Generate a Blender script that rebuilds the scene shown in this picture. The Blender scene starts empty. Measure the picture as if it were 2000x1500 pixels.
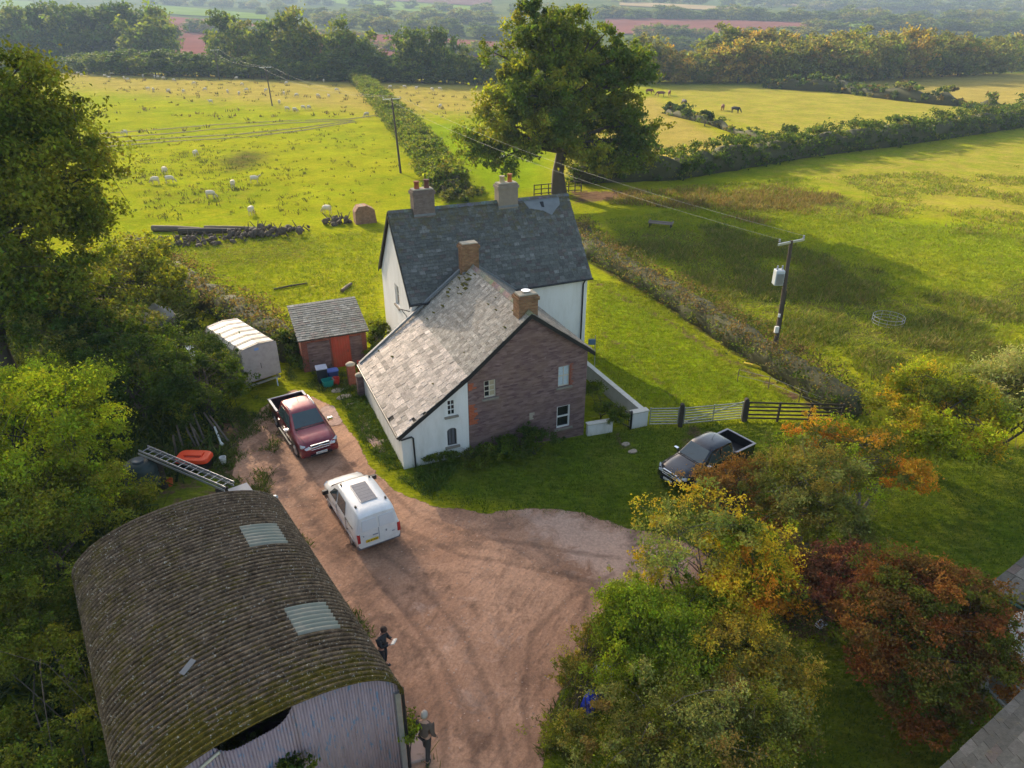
import bpy, bmesh, math, random
import numpy as np
from mathutils import Vector, Matrix, noise as mnoise
R = math.radians
sc = bpy.context.scene
COL = sc.collection
# ------------------------------------------------------------------ camera
F, HC, YH = 1396.0, 18.5, 25.0
PITCH = math.atan((750-YH)/F)
cam = bpy.data.cameras.new('camera'); cam_o = bpy.data.objects.new('camera', cam); COL.objects.link(cam_o)
cam.sensor_width = 36; cam.lens = 36*F/2000; cam.clip_start = .5; cam.clip_end = 9000
cam_o.location = (0, 0, HC); cam_o.rotation_euler = (math.pi/2-PITCH, 0, 0)
sc.camera = cam_o
# ------------------------------------------------------------------ sky and sun
SUN_AZ, SUN_EL = 33.0, 24.0          # azimuth: degrees left of the view direction (+Y)
w = bpy.data.worlds.new('World'); sc.world = w; w.use_nodes = True
nt = w.node_tree; bg = nt.nodes['Background']; sky = nt.nodes.new('ShaderNodeTexSky'); sky.sky_type = 'NISHITA'
sky.sun_disc = False; sky.sun_elevation = R(SUN_EL); sky.sun_rotation = R(-SUN_AZ); sky.dust_density = 2.0; sky.air_density = 1.0
tint = nt.nodes.new('ShaderNodeMix'); tint.data_type = 'RGBA'; tint.blend_type = 'MULTIPLY'; tint.inputs[0].default_value = 1; tint.inputs[7].default_value = (1.10, 1, .87, 1)   # warm tint over the sky, takes blue out of the shaded parts
nt.links.new(sky.outputs[0], tint.inputs[6]); nt.links.new(tint.outputs[2], bg.inputs[0]); bg.inputs[1].default_value = .15
sl = bpy.data.lights.new('sun', 'SUN'); sl.energy = 4.5; sl.angle = R(.6); sl.color = (1, .86, .66)
so = bpy.data.objects.new('sun', sl); COL.objects.link(so)
sd = Vector((-math.sin(R(SUN_AZ))*math.cos(R(SUN_EL)), math.cos(R(SUN_AZ))*math.cos(R(SUN_EL)), math.sin(R(SUN_EL))))
SUNDIR = sd.copy(); so.rotation_euler = sd.to_track_quat('Z', 'Y').to_euler(); so.location = (-60, 90, 60)
vs = sc.view_settings; vs.view_transform = 'Standard'; vs.look = 'None'; vs.exposure = 1.22; vs.gamma = 1
sc.render.engine = 'CYCLES'
sc.cycles.max_bounces = 6; sc.cycles.diffuse_bounces = 2; sc.cycles.glossy_bounces = 2; sc.cycles.transmission_bounces = 3
sc.cycles.transparent_max_bounces = 8; sc.cycles.volume_bounces = 0
# ------------------------------------------------------------------ terrain
def sm(a, b, x):
    t = np.clip((x-a)/(b-a), 0, 1); return t*t*(3-2*t)
HK = [(0, 0), (265, 0), (340, -4), (430, -5), (540, -2), (650, 4), (1000, 19), (1500, 47), (2400, 105), (3600, 150), (5000, 165)]
def gz(x, y):
    z = -.43*sm(-2, 4, x)*(1-sm(42, 65, y))
    yy = y + .10*x*np.clip((y-300)/600, 0, 1)
    z = z + np.interp(yy, [k[0] for k in HK], [k[1] for k in HK])
    z = z + np.clip((y-450)/500, 0, 1)*(5*np.sin(x/210.+1.3)+4*np.sin(x/97.+y/160.))
    return z
def ray(x, y):
    u = (x-1000)/F; v = -(y-750)/F; c, s = math.cos(PITCH), math.sin(PITCH)
    return (u, c+v*s, -s+v*c)
def at(px, py, dz=0.0):
    """the point of the ground (raised by dz) that the photograph shows at pixel px, py"""
    r = ray(px, py)
    if py > 170:
        z = dz
        for _ in range(6):
            t = (z-HC)/r[2]; z = float(gz(r[0]*t, r[1]*t))+dz
        return Vector((r[0]*t, r[1]*t, z))
    t = 150.0
    while t < 6000:
        if HC+r[2]*t < gz(r[0]*t, r[1]*t)+dz: break
        t *= 1.012
    a, b = t/1.012, t
    for _ in range(14):
        m = (a+b)/2
        if HC+r[2]*m < gz(r[0]*m, r[1]*m)+dz: b = m
        else: a = m
    return Vector((r[0]*a, r[1]*a, float(gz(r[0]*a, r[1]*a))+dz))
def onp(px, py, o, n):
    r = Vector(ray(px, py)); c = Vector((0, 0, HC)); n = Vector(n)
    return c+r*((Vector(o)-c).dot(n)/r.dot(n))
def onY(px, py, Y):
    r = ray(px, py); t = Y/r[1]; return Vector((r[0]*t, Y, HC+r[2]*t))
# ------------------------------------------------------------------ object helpers
def tag(o, label=None, cat=None, group=None, kind=None):
    if label: o['label'] = label
    if cat: o['category'] = cat
    if group: o['group'] = group
    if kind: o['kind'] = kind
    return o
def empty(name, loc, rz=0, label=None, cat=None, group=None):
    o = bpy.data.objects.new(name, None); COL.objects.link(o); o.location = loc; o.rotation_euler = (0, 0, rz); o.empty_display_size = .2
    return tag(o, label, cat, group)
def link(name, me, mats=(), parent=None):
    o = bpy.data.objects.new(name, me); COL.objects.link(o)
    for m in mats: me.materials.append(m)
    if parent: o.parent = parent
    return o
def copytree(o, parent=None):
    c = o.copy(); COL.objects.link(c)
    if parent: c.parent = parent
    for ch in list(o.children): copytree(ch, c)
    return c
def fastmesh(name, V, Fq, col=None):
    """V (n,3); Fq (m,k) index array with k constant"""
    me = bpy.data.meshes.new(name); V = np.asarray(V, np.float32); Fq = np.asarray(Fq, np.int32)
    me.vertices.add(len(V)); me.vertices.foreach_set('co', V.ravel())
    m, k = Fq.shape
    me.loops.add(m*k); me.loops.foreach_set('vertex_index', Fq.ravel())
    me.polygons.add(m); me.polygons.foreach_set('loop_start', np.arange(0, m*k, k, dtype=np.int32)); me.polygons.foreach_set('loop_total', np.full(m, k, np.int32))
    if col is not None: setcol(me, col)
    me.update(calc_edges=True); me.validate(); return me
def setcol(me, col, name='col'):
    a = me.color_attributes.new(name, 'FLOAT_COLOR', 'POINT'); c = np.ones((len(me.vertices), 4), np.float32); c[:, :3] = col
    a.data.foreach_set('color', c.ravel())
class MB:
    def __init__(s): s.v = []; s.f = []; s.m = []; s.c = []; s.cur = (1, 1, 1); s.smooth = set()
    def add(s, vs_, fs, mi=0, sm_=False):
        o = len(s.v); s.v += [tuple(v) for v in vs_]; s.c += [s.cur]*len(vs_)
        for f in fs:
            if sm_: s.smooth.add(len(s.f))
            s.f.append([i+o for i in f]); s.m.append(mi)
    def box(s, a, b, mi=0, M=None):
        x0, y0, z0 = [min(p, q) for p, q in zip(a, b)]; x1, y1, z1 = [max(p, q) for p, q in zip(a, b)]
        vs_ = [Vector(p) for p in ((x0,y0,z0),(x1,y0,z0),(x1,y1,z0),(x0,y1,z0),(x0,y0,z1),(x1,y0,z1),(x1,y1,z1),(x0,y1,z1))]
        if M: vs_ = [M @ v for v in vs_]
        s.add(vs_, [(3,2,1,0),(4,5,6,7),(0,1,5,4),(1,2,6,5),(2,3,7,6),(3,0,4,7)], mi)
    def cbox(s, c, d, rz=0, mi=0, tilt=None):
        M = Matrix.Translation(c) @ Matrix.Rotation(rz, 4, 'Z')
        if tilt: M = M @ tilt
        s.box((-d[0]/2,-d[1]/2,-d[2]/2), (d[0]/2,d[1]/2,d[2]/2), mi, M)
    def bar(s, a, b, w_, h, mi=0):
        a, b = Vector(a), Vector(b); d = (b-a); L = d.length; q = d.to_track_quat('X', 'Z')
        s.box((0,-w_/2,-h/2), (L,w_/2,h/2), mi, Matrix.Translation(a) @ q.to_matrix().to_4x4())
    def tube(s, pts, rs, n=8, mi=0, cap=True):
        pts = [Vector(p) for p in pts]; rs = rs if isinstance(rs, (list, tuple)) else [rs]*len(pts); rings = []
        for i, p in enumerate(pts):
            d = (pts[min(i+1, len(pts)-1)]-pts[max(i-1, 0)]).normalized()
            x = d.orthogonal().normalized() if i == 0 else (x-d*x.dot(d)).normalized(); y = d.cross(x)
            rings.append([p+(x*math.cos(t)+y*math.sin(t))*rs[i] for t in [2*math.pi*k/n for k in range(n)]])
        fs = [(i*n+k, i*n+(k+1)%n, (i+1)*n+(k+1)%n, (i+1)*n+k) for i in range(len(pts)-1) for k in range(n)]
        s.add(sum(rings, []), fs, mi, True)
        if cap: s.add(rings[0], [tuple(reversed(range(n)))], mi); s.add(rings[-1], [tuple(range(n))], mi)
    def loft(s, rings, mi=0, cap=True, smooth=False):
        n = len(rings[0]); m = len(rings)
        s.add(sum([list(r) for r in rings], []), [(i*n+k, i*n+(k+1)%n, (i+1)*n+(k+1)%n, (i+1)*n+k) for i in range(m-1) for k in range(n)]+([tuple(reversed(range(n))), tuple((m-1)*n+k for k in range(n))] if cap else []), mi, smooth)
    def prism(s, poly, axis, a, b, mi=0):
        """poly of 2D points extruded along axis 'x'/'y'/'z' from a to b"""
        g = {'x': lambda p, t: (t, p[0], p[1]), 'y': lambda p, t: (p[0], t, p[1]), 'z': lambda p, t: (p[0], p[1], t)}[axis]
        n = len(poly); s.add([g(p, a) for p in poly]+[g(p, b) for p in poly], [tuple(range(n)), tuple(reversed(range(n, 2*n)))]+[(k, k+n, (k+1)%n+n, (k+1)%n) for k in range(n)], mi)
    def build(s, name, mats, parent=None, bevel=0, smooth=False, angle=None):
        me = bpy.data.meshes.new(name); me.from_pydata(s.v, [], s.f)
        if any(c != (1,1,1) for c in s.c): setcol(me, np.array(s.c))
        me.polygons.foreach_set('material_index', s.m); me.polygons.foreach_set('use_smooth', [smooth or (i in s.smooth) for i in range(len(s.f))])
        bm = bmesh.new(); bm.from_mesh(me); bmesh.ops.recalc_face_normals(bm, faces=bm.faces); bm.to_mesh(me); bm.free()
        if angle: me.set_sharp_from_angle(angle=R(angle))
        o = link(name, me, mats if isinstance(mats, (list, tuple)) else [mats], parent)
        if bevel:
            b = o.modifiers.new('bevel', 'BEVEL'); b.width = bevel; b.segments = 2; b.limit_method = 'ANGLE'; b.angle_limit = R(35)
        return o
def bake(o):
    dg = bpy.context.evaluated_depsgraph_get(); me = bpy.data.meshes.new_from_object(o.evaluated_get(dg)); o.modifiers.clear(); o.data = me
def cut(o, boxes):
    """cut box-shaped openings into the mesh of o"""
    mb = MB()
    for a, b in boxes: mb.box(a, b)
    c = mb.build('cutter', o.data.materials[0]); c.matrix_world = o.matrix_world
    if o.parent:
        bpy.context.view_layer.update(); c.matrix_world = o.matrix_world.copy()
    m = o.modifiers.new('b', 'BOOLEAN'); m.object = c; m.operation = 'DIFFERENCE'; m.solver = 'EXACT'
    bpy.context.view_layer.update(); bake(o); bpy.data.objects.remove(c)
def skinned(name, pts, edges, mats, parent=None, sub=1, root=0):
    """a continuous body grown round a skeleton: pts = [(xyz, radius)]"""
    me = bpy.data.meshes.new(name); me.from_pydata([p[0] for p in pts], edges, []); o = link(name, me, mats, parent)
    sk = o.modifiers.new('skin', 'SKIN'); sk.use_smooth_shade = True
    lay = me.skin_vertices[0].data if me.skin_vertices else None
    if lay is None:
        bm = bmesh.new(); bm.from_mesh(me); bm.verts.layers.skin.verify(); bm.to_mesh(me); bm.free(); lay = me.skin_vertices[0].data
    for i, p in enumerate(pts):
        r = p[1]; lay[i].radius = (r, r) if not isinstance(r, tuple) else r; lay[i].use_root = (i == root)
    ss = o.modifiers.new('sub', 'SUBSURF'); ss.levels = sub; ss.render_levels = sub
    bpy.context.view_layer.update(); bake(o); return o
# ------------------------------------------------------------------ materials
class NG:
    def __init__(s, name):
        s.m = bpy.data.materials.new(name); s.m.use_nodes = True; s.t = s.m.node_tree; s.b = s.t.nodes['Principled BSDF']
    def n(s, typ, ins=None, **kw):
        d = s.t.nodes.new(typ)
        for k, v in kw.items(): setattr(d, k, v)
        for k, v in (ins or {}).items():
            if isinstance(v, bpy.types.NodeSocket): s.t.links.new(v, d.inputs[k])
            else: d.inputs[k].default_value = v
        return d
    def tc(s, which='Object'): return s.n('ShaderNodeTexCoord').outputs[which]
    def noise(s, scale, det=4, rough=.6, vec=None, out='Fac', dist=0.):
        d = s.n('ShaderNodeTexNoise', {'Scale': scale, 'Detail': det, 'Roughness': rough, 'Distortion': dist}); s.t.links.new(vec if vec is not None else s.tc(), d.inputs['Vector']); return d.outputs[out]
    def ramp(s, fac, lo, hi, a=0., b=1.):
        return s.n('ShaderNodeMapRange', {'Value': fac, 'From Min': lo, 'From Max': hi, 'To Min': a, 'To Max': b}).outputs[0]
    def mix(s, fac, a, b, mode='MIX'):
        d = s.n('ShaderNodeMix', data_type='RGBA', blend_type=mode)
        for k, v in (('Factor', fac), ('A', a), ('B', b)):
            i = [q for q in d.inputs if q.name == k and (q.type == 'RGBA' or k == 'Factor')][0]
            if isinstance(v, bpy.types.NodeSocket): s.t.links.new(v, i)
            else: i.default_value = (*v, 1) if (isinstance(v, tuple) and len(v) == 3) else v
        return [q for q in d.outputs if q.type == 'RGBA'][0]
    def math(s, op, a, b=0.):
        return s.n('ShaderNodeMath', {0: a, 1: b}, operation=op).outputs[0]
    def attr(s, name='col', out='Color'): return s.n('ShaderNodeAttribute', attribute_name=name).outputs[out]
    def map(s, vec, sc_): return s.n('ShaderNodeMapping', {'Vector': vec, 'Scale': sc_}).outputs[0]
    def set(s, col=None, rough=None, metal=None, spec=None, **kw):
        for k, v in (('Base Color', col), ('Roughness', rough), ('Metallic', metal), ('Specular IOR Level', spec), *kw.items()):
            if v is None: continue
            if isinstance(v, bpy.types.NodeSocket): s.t.links.new(v, s.b.inputs[k])
            else: s.b.inputs[k].default_value = (*v, 1) if (isinstance(v, tuple) and len(v) == 3) else v
        return s
    def bump(s, h, strength=.5, dist=.02):
        d = s.n('ShaderNodeBump', {'Height': h, 'Strength': strength, 'Distance': dist}); s.t.links.new(d.outputs[0], s.b.inputs['Normal']); return s
def simple(name, col, rough=.6, metal=0., var=.12, scale=6., spec=.5, bump=0., dirt=None, dirtamt=.4, coat=0.):
    g = NG(name); nz = g.noise(scale); c = g.mix(nz, tuple(max(0, v*(1-var)) for v in col), tuple(min(1, v*(1+var)) for v in col))
    if dirt: c = g.mix(g.ramp(g.noise(scale*.45, 6, .7), .48, .68, 0, dirtamt), c, dirt)
    g.set(c, rough, metal, spec); g.b.inputs['Coat Weight'].default_value = coat
    if bump: g.bump(g.noise(scale*3), bump, .02)
    return g.m
def attrmat(name, rough=.8, nscale=8., namt=.35, spec=.3, bump=.3, extra=None):
    g = NG(name); c = g.attr(); nz = g.noise(nscale, 5, .7)
    c = g.mix(1., c, g.mix(g.ramp(nz, .3, .7), (1-namt,)*3, (1+namt*.6,)*3), 'MULTIPLY')
    if extra: c = extra(g, c)
    g.set(c, rough, 0., spec); g.bump(g.noise(nscale*4, 3), bump, .02); return g.m
def leafmat(name, trans=.42, rough=.7):
    g = NG(name); c = g.attr(); g.set(c, rough, 0., .12)
    tr = g.n('ShaderNodeBsdfTranslucent', {'Color': g.mix(1., c, (1.25, 1.2, .55), 'MULTIPLY')}); mx = g.n('ShaderNodeMixShader', {0: trans, 1: g.b.outputs[0], 2: tr.outputs[0]})
    g.t.links.new(mx.outputs[0], g.t.nodes['Material Output'].inputs['Surface']); return g.m
M = {}
M['leaf'] = leafmat('leaf'); M['grassblade'] = leafmat('grassblade', .3, .7)
M['bark'] = simple('bark', (.07, .055, .04), .9, var=.4, scale=3, bump=.6)
M['palebark'] = simple('palebark', (.16, .14, .11), .9, var=.4, scale=3, bump=.6)
M['black'] = simple('black_plastic', (.012, .012, .014), .4)
M['blackboard'] = simple('black_board', (.012, .012, .013), .55)
M['tyre'] = simple('tyre', (.02, .02, .02), .85)
M['alloy'] = simple('alloy', (.45, .45, .46), .35, .8)
M['chrome'] = simple('chrome', (.75, .76, .78), .15, 1.)
M['galv'] = simple('galvanised', (.42, .43, .43), .45, .7, var=.25)
M['glass'] = simple('glass', (.012, .015, .018), .06, spec=.8)
M['carglass'] = simple('car_glass', (.05, .075, .08), .08, spec=.9)
M['wood'] = simple('weathered_wood', (.13, .10, .075), .9, var=.45, scale=5, bump=.5)
M['darkwood'] = simple('dark_wood', (.05, .04, .03), .9, var=.4, scale=5, bump=.5)
M['whitepaint'] = simple('white_paint', (.75, .74, .70), .5, var=.05)
M['creampaint'] = simple('cream_frame', (.55, .50, .40), .6, var=.1)
M['sill'] = simple('stone_sill', (.23, .20, .16), .9, var=.3, scale=9, bump=.4)
M['pot'] = simple('terracotta', (.33, .10, .05), .8, var=.2)
M['creampot'] = simple('buff_clay', (.50, .40, .26), .8, var=.15)
M['skin'] = simple('skin', (.42, .24, .17), .6, var=.05)
# ------------------------------------------------------------------ ground
def segdist(P, A, B):
    d = B-A; t = np.clip(((P-A)@d)/(d@d+1e-9), 0, 1); return np.linalg.norm(P-(A+t[:, None]*d), axis=1)
def inside(P, poly):
    r = np.zeros(len(P), bool); n = len(poly)
    for i in range(n):
        x0, y0 = poly[i]; x1, y1 = poly[(i+1) % n]
        if y0 == y1: continue
        c = ((y0 > P[:, 1]) != (y1 > P[:, 1])) & (P[:, 0] < (x1-x0)*(P[:, 1]-y0)/(y1-y0)+x0); r ^= c
    return r
def sdist(P, poly):
    poly = np.array(poly); d = np.full(len(P), 1e9)
    for i in range(len(poly)): d = np.minimum(d, segdist(P, poly[i], poly[(i+1) % len(poly)]))
    return np.where(inside(P, poly), d, -d)
def W(pts): return [tuple(at(*p)[:2]) for p in pts]
def pmask(P, pts, soft): return np.clip(.5+sdist(P, W(pts))/(2*soft), 0, 1)
def lmask(P, pts, wd, soft):
    L = np.array(W(pts)); d = np.full(len(P), 1e9)
    for i in range(len(L)-1): d = np.minimum(d, segdist(P, L[i], L[i+1]))
    return np.clip(.5+(wd-d)/(2*soft), 0, 1)
def axis(stops):
    out = [stops[0][0]]
    for (a, s0), (b, s1) in zip(stops[:-1], stops[1:]):
        while out[-1] < b-1e-6:
            t = (out[-1]-a)/(b-a); out.append(min(b, out[-1]+s0+(s1-s0)*t))
    return np.array(out)
xh = axis([(0, .4), (22, .5), (60, 1.2), (200, 4), (600, 20), (4200, 150)]); xs = np.concatenate([-xh[:0:-1], xh])
ys = axis([(-30, 4), (4, .5), (40, .5), (90, 1.2), (260, 3), (800, 8), (2500, 25), (6000, 120)])
def grid(xs, ys, dz=0.):
    X, Y = np.meshgrid(xs, ys); X, Y = X.ravel(), Y.ravel(); Z = gz(X, Y)+dz
    a = np.arange(len(xs)*len(ys)).reshape(len(ys), len(xs)); Fq = np.stack([a[:-1, :-1], a[:-1, 1:], a[1:, 1:], a[1:, :-1]], -1).reshape(-1, 4)
    return np.stack([X, Y, Z], 1), Fq
GV, GF = grid(xs, ys)
P2 = GV[:, :2]
near = (P2[:, 1] < 275) & (np.abs(P2[:, 0]) < 420)
Pn = P2[near]
reg = np.zeros((len(P2), 3)); r = np.zeros((len(Pn), 3)); e = np.zeros((len(Pn), 3))
def put(k, m, amt=1., A=None):
    A = r if A is None else A; A[:, k] = np.maximum(A[:, k], m*amt)
# dry / straw coloured areas (0), rough brown growth (1), lush bright (2)
put(0, pmask(Pn, [(0,120),(1000,165),(1010,228),(700,222),(120,175)], 12), .75)
put(0, pmask(Pn, [(1285,185),(1330,225),(1480,300),(1300,322),(1100,350),(1100,220)], 3), .85)
put(0, pmask(Pn, [(1280,165),(1560,165),(2200,235),(2000,240),(1540,290),(1290,205)], 6), .55)
put(0, pmask(Pn, [(1600,165),(2000,140),(2600,150),(2400,240),(2000,215)], 6), .9)
put(0, pmask(Pn, [(1500,335),(2000,262),(2400,300),(2100,440),(1800,420)], 5), .45)
put(2, pmask(Pn, [(1150,530),(1300,600),(1560,790),(1330,800),(1250,790),(1150,700)], 1.5), .75)
put(2, pmask(Pn, [(1480,520),(1700,420),(2100,440),(2100,590),(1800,500)], 3), .6)
put(2, pmask(Pn, [(780,240),(900,240),(1080,300),(1080,370),(930,385),(860,300)], 3), .8)
put(1, pmask(Pn, [(1190,372),(1340,372),(1470,362),(1600,378),(1745,392),(1735,418),(1660,432),(1600,414),(1480,440),(1330,408),(1200,400)], 4), .62)
put(1, pmask(Pn, [(1180,440),(1350,440),(1560,520),(1760,570),(1990,620),(1990,720),(1700,700),(1500,640),(1380,560),(1180,480)], 2.5), .62)
put(1, pmask(Pn, [(1950,540),(2100,540),(2100,640),(1900,600)], 2), .7)
put(1, pmask(Pn, [(410,315),(470,290),(545,300),(500,330),(440,340)], 5), .8)
put(1, pmask(Pn, [(230,340),(400,365),(560,350),(580,395),(330,420),(220,400)], 6), .42)
put(1, pmask(Pn, [(280,470),(600,450),(700,480),(600,520),(380,540)], 3), .5)
put(1, lmask(Pn, [(1140,500),(1300,590),(1450,690),(1620,790)], .55, .4), 1, )
put(0, pmask(Pn, [(830,860),(1310,840),(1560,880),(1330,1010),(1000,1000),(850,960)], 1), .0)
# bare earth, and one brown patch right of the oak
put(0, lmask(Pn, [(1150,545),(1300,625),(1450,720),(1580,790)], .35, .5), .8, e)
put(0, lmask(Pn, [(1180,650),(1240,700),(1300,760),(1330,800)], .35, .5), .62, e)
put(0, lmask(Pn, [(1355,835),(1350,870),(1310,900)], .3, .5), .75, e)
put(0, lmask(Pn, [(1200,845),(1225,880)], .25, .3), .7, e)
put(0, pmask(Pn, [(1110,372),(1290,372),(1200,392),(1120,398)], 1.5), .8, e)  # brown patch right of the oak, below the hedge
put(0, pmask(Pn, [(430,800),(530,800),(600,900),(560,1000),(480,960),(400,930),(380,860)], .8), .66, e)
put(1, pmask(Pn, [(820,850),(1310,830),(1700,840),(2300,900),(2300,1700),(1040,1700),(1100,1200),(1240,1040),(830,960),(780,900)], 1.2), .95, e)   # darker lawn: the shading over it is put into the grass colour
put(1, pmask(Pn, [(0,900),(300,960),(200,1500),(-600,1700),(-600,900)], 1.5), .9, e)
put(1, pmask(Pn, [(240,860),(420,850),(560,960),(560,1010),(300,1010)], .8), .95, e)
put(0, pmask(Pn, [(240,860),(420,850),(560,960),(560,1010),(300,1010)], .8), .42, e)
for z_ in ([(480,930),(600,1000),(760,1250),(860,1500),(860,1700),(500,1700),(400,1000)],): put(1, pmask(Pn, z_, .6), .95, e); put(0, pmask(Pn, z_, .6), .6, e)
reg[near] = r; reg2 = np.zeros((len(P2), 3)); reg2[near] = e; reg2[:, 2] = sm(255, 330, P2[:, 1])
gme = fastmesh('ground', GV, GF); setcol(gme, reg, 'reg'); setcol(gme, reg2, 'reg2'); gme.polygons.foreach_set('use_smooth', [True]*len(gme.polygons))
def groundmat():
    g = NG('grass_ground'); o = g.tc()
    rg = g.n('ShaderNodeSeparateColor', {0: g.attr('reg')}); r2 = g.n('ShaderNodeSeparateColor', {0: g.attr('reg2')})
    big = g.noise(.045, 5, .62, o); mid = g.noise(.5, 6, .65, o); fine = g.noise(5., 5, .75, o); str_ = g.noise(1., 5, .7, g.map(o, (1.2, 4.5, 1)))
    base = g.mix(g.ramp(big, .38, .62), (.29, .31, .012), (.225, .28, .010))
    base = g.mix(g.ramp(mid, .45, .7, 0, .7), base, (.34, .31, .02))
    dryf = g.ramp(g.math('ADD', rg.outputs[0], g.math('MULTIPLY', g.math('SUBTRACT', mid, .5), 1.3)), .15, .85)
    base = g.mix(dryf, base, (.36, .285, .07))
    base = g.mix(g.ramp(g.math('ADD', rg.outputs[2], g.math('MULTIPLY', g.math('SUBTRACT', mid, .5), 1.)), .3, .8), base, (.20, .285, .008))
    lawn = g.ramp(r2.outputs[1], .35, .65)
    base = g.mix(g.math('MULTIPLY', lawn, .85), base, g.mix(g.ramp(mid, .35, .7), (.115, .175, .012), (.17, .195, .025)))
    rf = g.ramp(g.math('ADD', rg.outputs[1], g.math('MULTIPLY', g.math('SUBTRACT', str_, .5), 1.5)), .38, .62)
    base = g.mix(rf, base, g.mix(g.ramp(mid, .4, .65), (.095, .11, .022), (.15, .12, .04)))
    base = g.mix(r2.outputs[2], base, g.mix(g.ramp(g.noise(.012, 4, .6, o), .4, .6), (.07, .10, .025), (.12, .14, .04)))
    ef = g.ramp(g.math('ADD', r2.outputs[0], g.math('MULTIPLY', g.math('SUBTRACT', g.noise(1.6, 6, .7, o), .5), 1.6)), .4, .62)
    base = g.mix(ef, base, g.mix(mid, (.15, .095, .062), (.24, .15, .10)))
    base = g.mix(1., base, g.mix(g.ramp(g.math('ADD', g.math('MULTIPLY', fine, .4), g.math('ADD', g.math('MULTIPLY', str_, .35), g.math('MULTIPLY', g.noise(.16, 5, .7, o), .25))), .38, .60), (.42, .47, .42), (1.4, 1.34, 1.3)), 'MULTIPLY')
    g.set(base, 1., 0, .0); g.bump(g.math('ADD', g.math('MULTIPLY', fine, .35), str_), 1., .25); return g.m
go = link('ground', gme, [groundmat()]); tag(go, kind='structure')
# ------------------------------------------------------------------ the earth yard and the paths
def sheet(name, pts, step, soft, mat, dz=.02, line=None, wd=0, kind='structure'):
    L = np.array(W(pts)); lo = L.min(0)-1-wd; hi = L.max(0)+1+wd
    V, Fq = grid(np.arange(lo[0], hi[0], step), np.arange(lo[1], hi[1], step), dz)
    m = lmask(V[:, :2], pts, wd, soft) if line else pmask(V[:, :2], pts, soft)
    keep = (m[Fq].max(1) > .02); Fq = Fq[keep]; u, inv = np.unique(Fq, return_inverse=True); V = V[u]; m = m[u]; Fq = inv.reshape(-1, 4)
    me = fastmesh(name, V, Fq); setcol(me, np.stack([m, m, m], 1), 'mask'); me.polygons.foreach_set('use_smooth', [True]*len(me.polygons))
    o = link(name, me, [mat]); tag(o, kind=kind); return o
def masked(g, noise_s=1.3, amt=.9):
    m = g.n('ShaderNodeSeparateColor', {0: g.attr('mask')}).outputs[0]
    f = g.ramp(g.math('ADD', m, g.math('MULTIPLY', g.math('SUBTRACT', g.noise(noise_s, 7, .72), .5), amt)), .46, .54)
    tr = g.n('ShaderNodeBsdfTransparent'); mx = g.n('ShaderNodeMixShader', {0: f, 1: tr.outputs[0], 2: g.b.outputs[0]})
    g.t.links.new(mx.outputs[0], g.t.nodes['Material Output'].inputs['Surface'])
def dirtmat(name, c1, c2, c3, amt=1.0, damp=False):
    g = NG(name); o = g.tc(); a = g.noise(.28, 6, .62, o, dist=.6); b = g.noise(1.1, 6, .7, g.map(g.n('ShaderNodeMapping', {'Vector': o, 'Rotation': (0, 0, .5)}).outputs[0], (2.2, .6, 1))); f = g.noise(9, 5, .75, o); st = g.noise(30, 2, .5, o)
    c = g.mix(g.ramp(a, .40, .62), c1, c2); c = g.mix(g.ramp(b, .52, .72, 0, .8), c, c3)
    c = g.mix(g.ramp(g.noise(.5, 5, .7, o), .56, .66, 0, .55), c, (c3[0]*.55, c3[1]*.55, c3[2]*.55))
    if damp:
        dp = g.n('ShaderNodeSeparateColor', {0: g.attr('damp')}); k = g.math('MULTIPLY', g.math('SUBTRACT', g.noise(.9, 6, .72, o, dist=.8), .5), 1.4)
        c = g.mix(g.ramp(g.math('ADD', dp.outputs[1], g.math('MULTIPLY', k, 1.5)), .5, .85, 0, .8), c, (.62, .405, .30)); c = g.mix(g.ramp(g.math('ADD', dp.outputs[2], g.math('MULTIPLY', k, .8)), .35, .75, 0, .5), c, (.17, .095, .062)); c = g.mix(g.ramp(g.math('ADD', dp.outputs[0], k), .32, .75, 0, .85), c, (.15, .088, .06))
    c = g.mix(1., c, g.mix(g.ramp(f, .35, .65), (.76,)*3, (1.16,)*3), 'MULTIPLY'); c = g.mix(g.ramp(st, .68, .74, 0, .5), c, (.42, .35, .30))
    g.set(c, g.ramp(b, .4, .8, .95, .7), 0, .2); g.bump(g.math('ADD', g.math('MULTIPLY', f, .15), g.math('ADD', a, b)), .7, .12); masked(g, 1.3, amt); return g.m
M['dirt'] = dirtmat('yard_earth', (.50, .285, .180), (.36, .195, .120), (.19, .10, .062), damp=True)
M['pinkstone'] = dirtmat('pale_pink_stone', (.50, .34, .28), (.42, .28, .23), (.30, .2, .16), 1.3)
YARD = [(575,760),(640,790),(690,850),(725,915),(775,962),(850,990),(960,1004),(1040,992),(1130,1000),(1240,1035),(1330,1055),(1450,1110),(1330,1160),(1250,1180),(1180,1230),(1120,1290),(1080,1380),(1060,1500),(1040,1700),(700,1700),(740,1450),(770,1330),(690,1200),(590,1080),(545,1000),(500,970),(455,930),(470,850),(520,790)]
yo = sheet('track', YARD, .16, .35, M['dirt'], .015)
q = np.zeros(len(yo.data.vertices)*3, np.float32); yo.data.vertices.foreach_get('co', q); q = q.reshape(-1, 3)[:, :2]; dm = np.zeros((len(q), 3))
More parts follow.
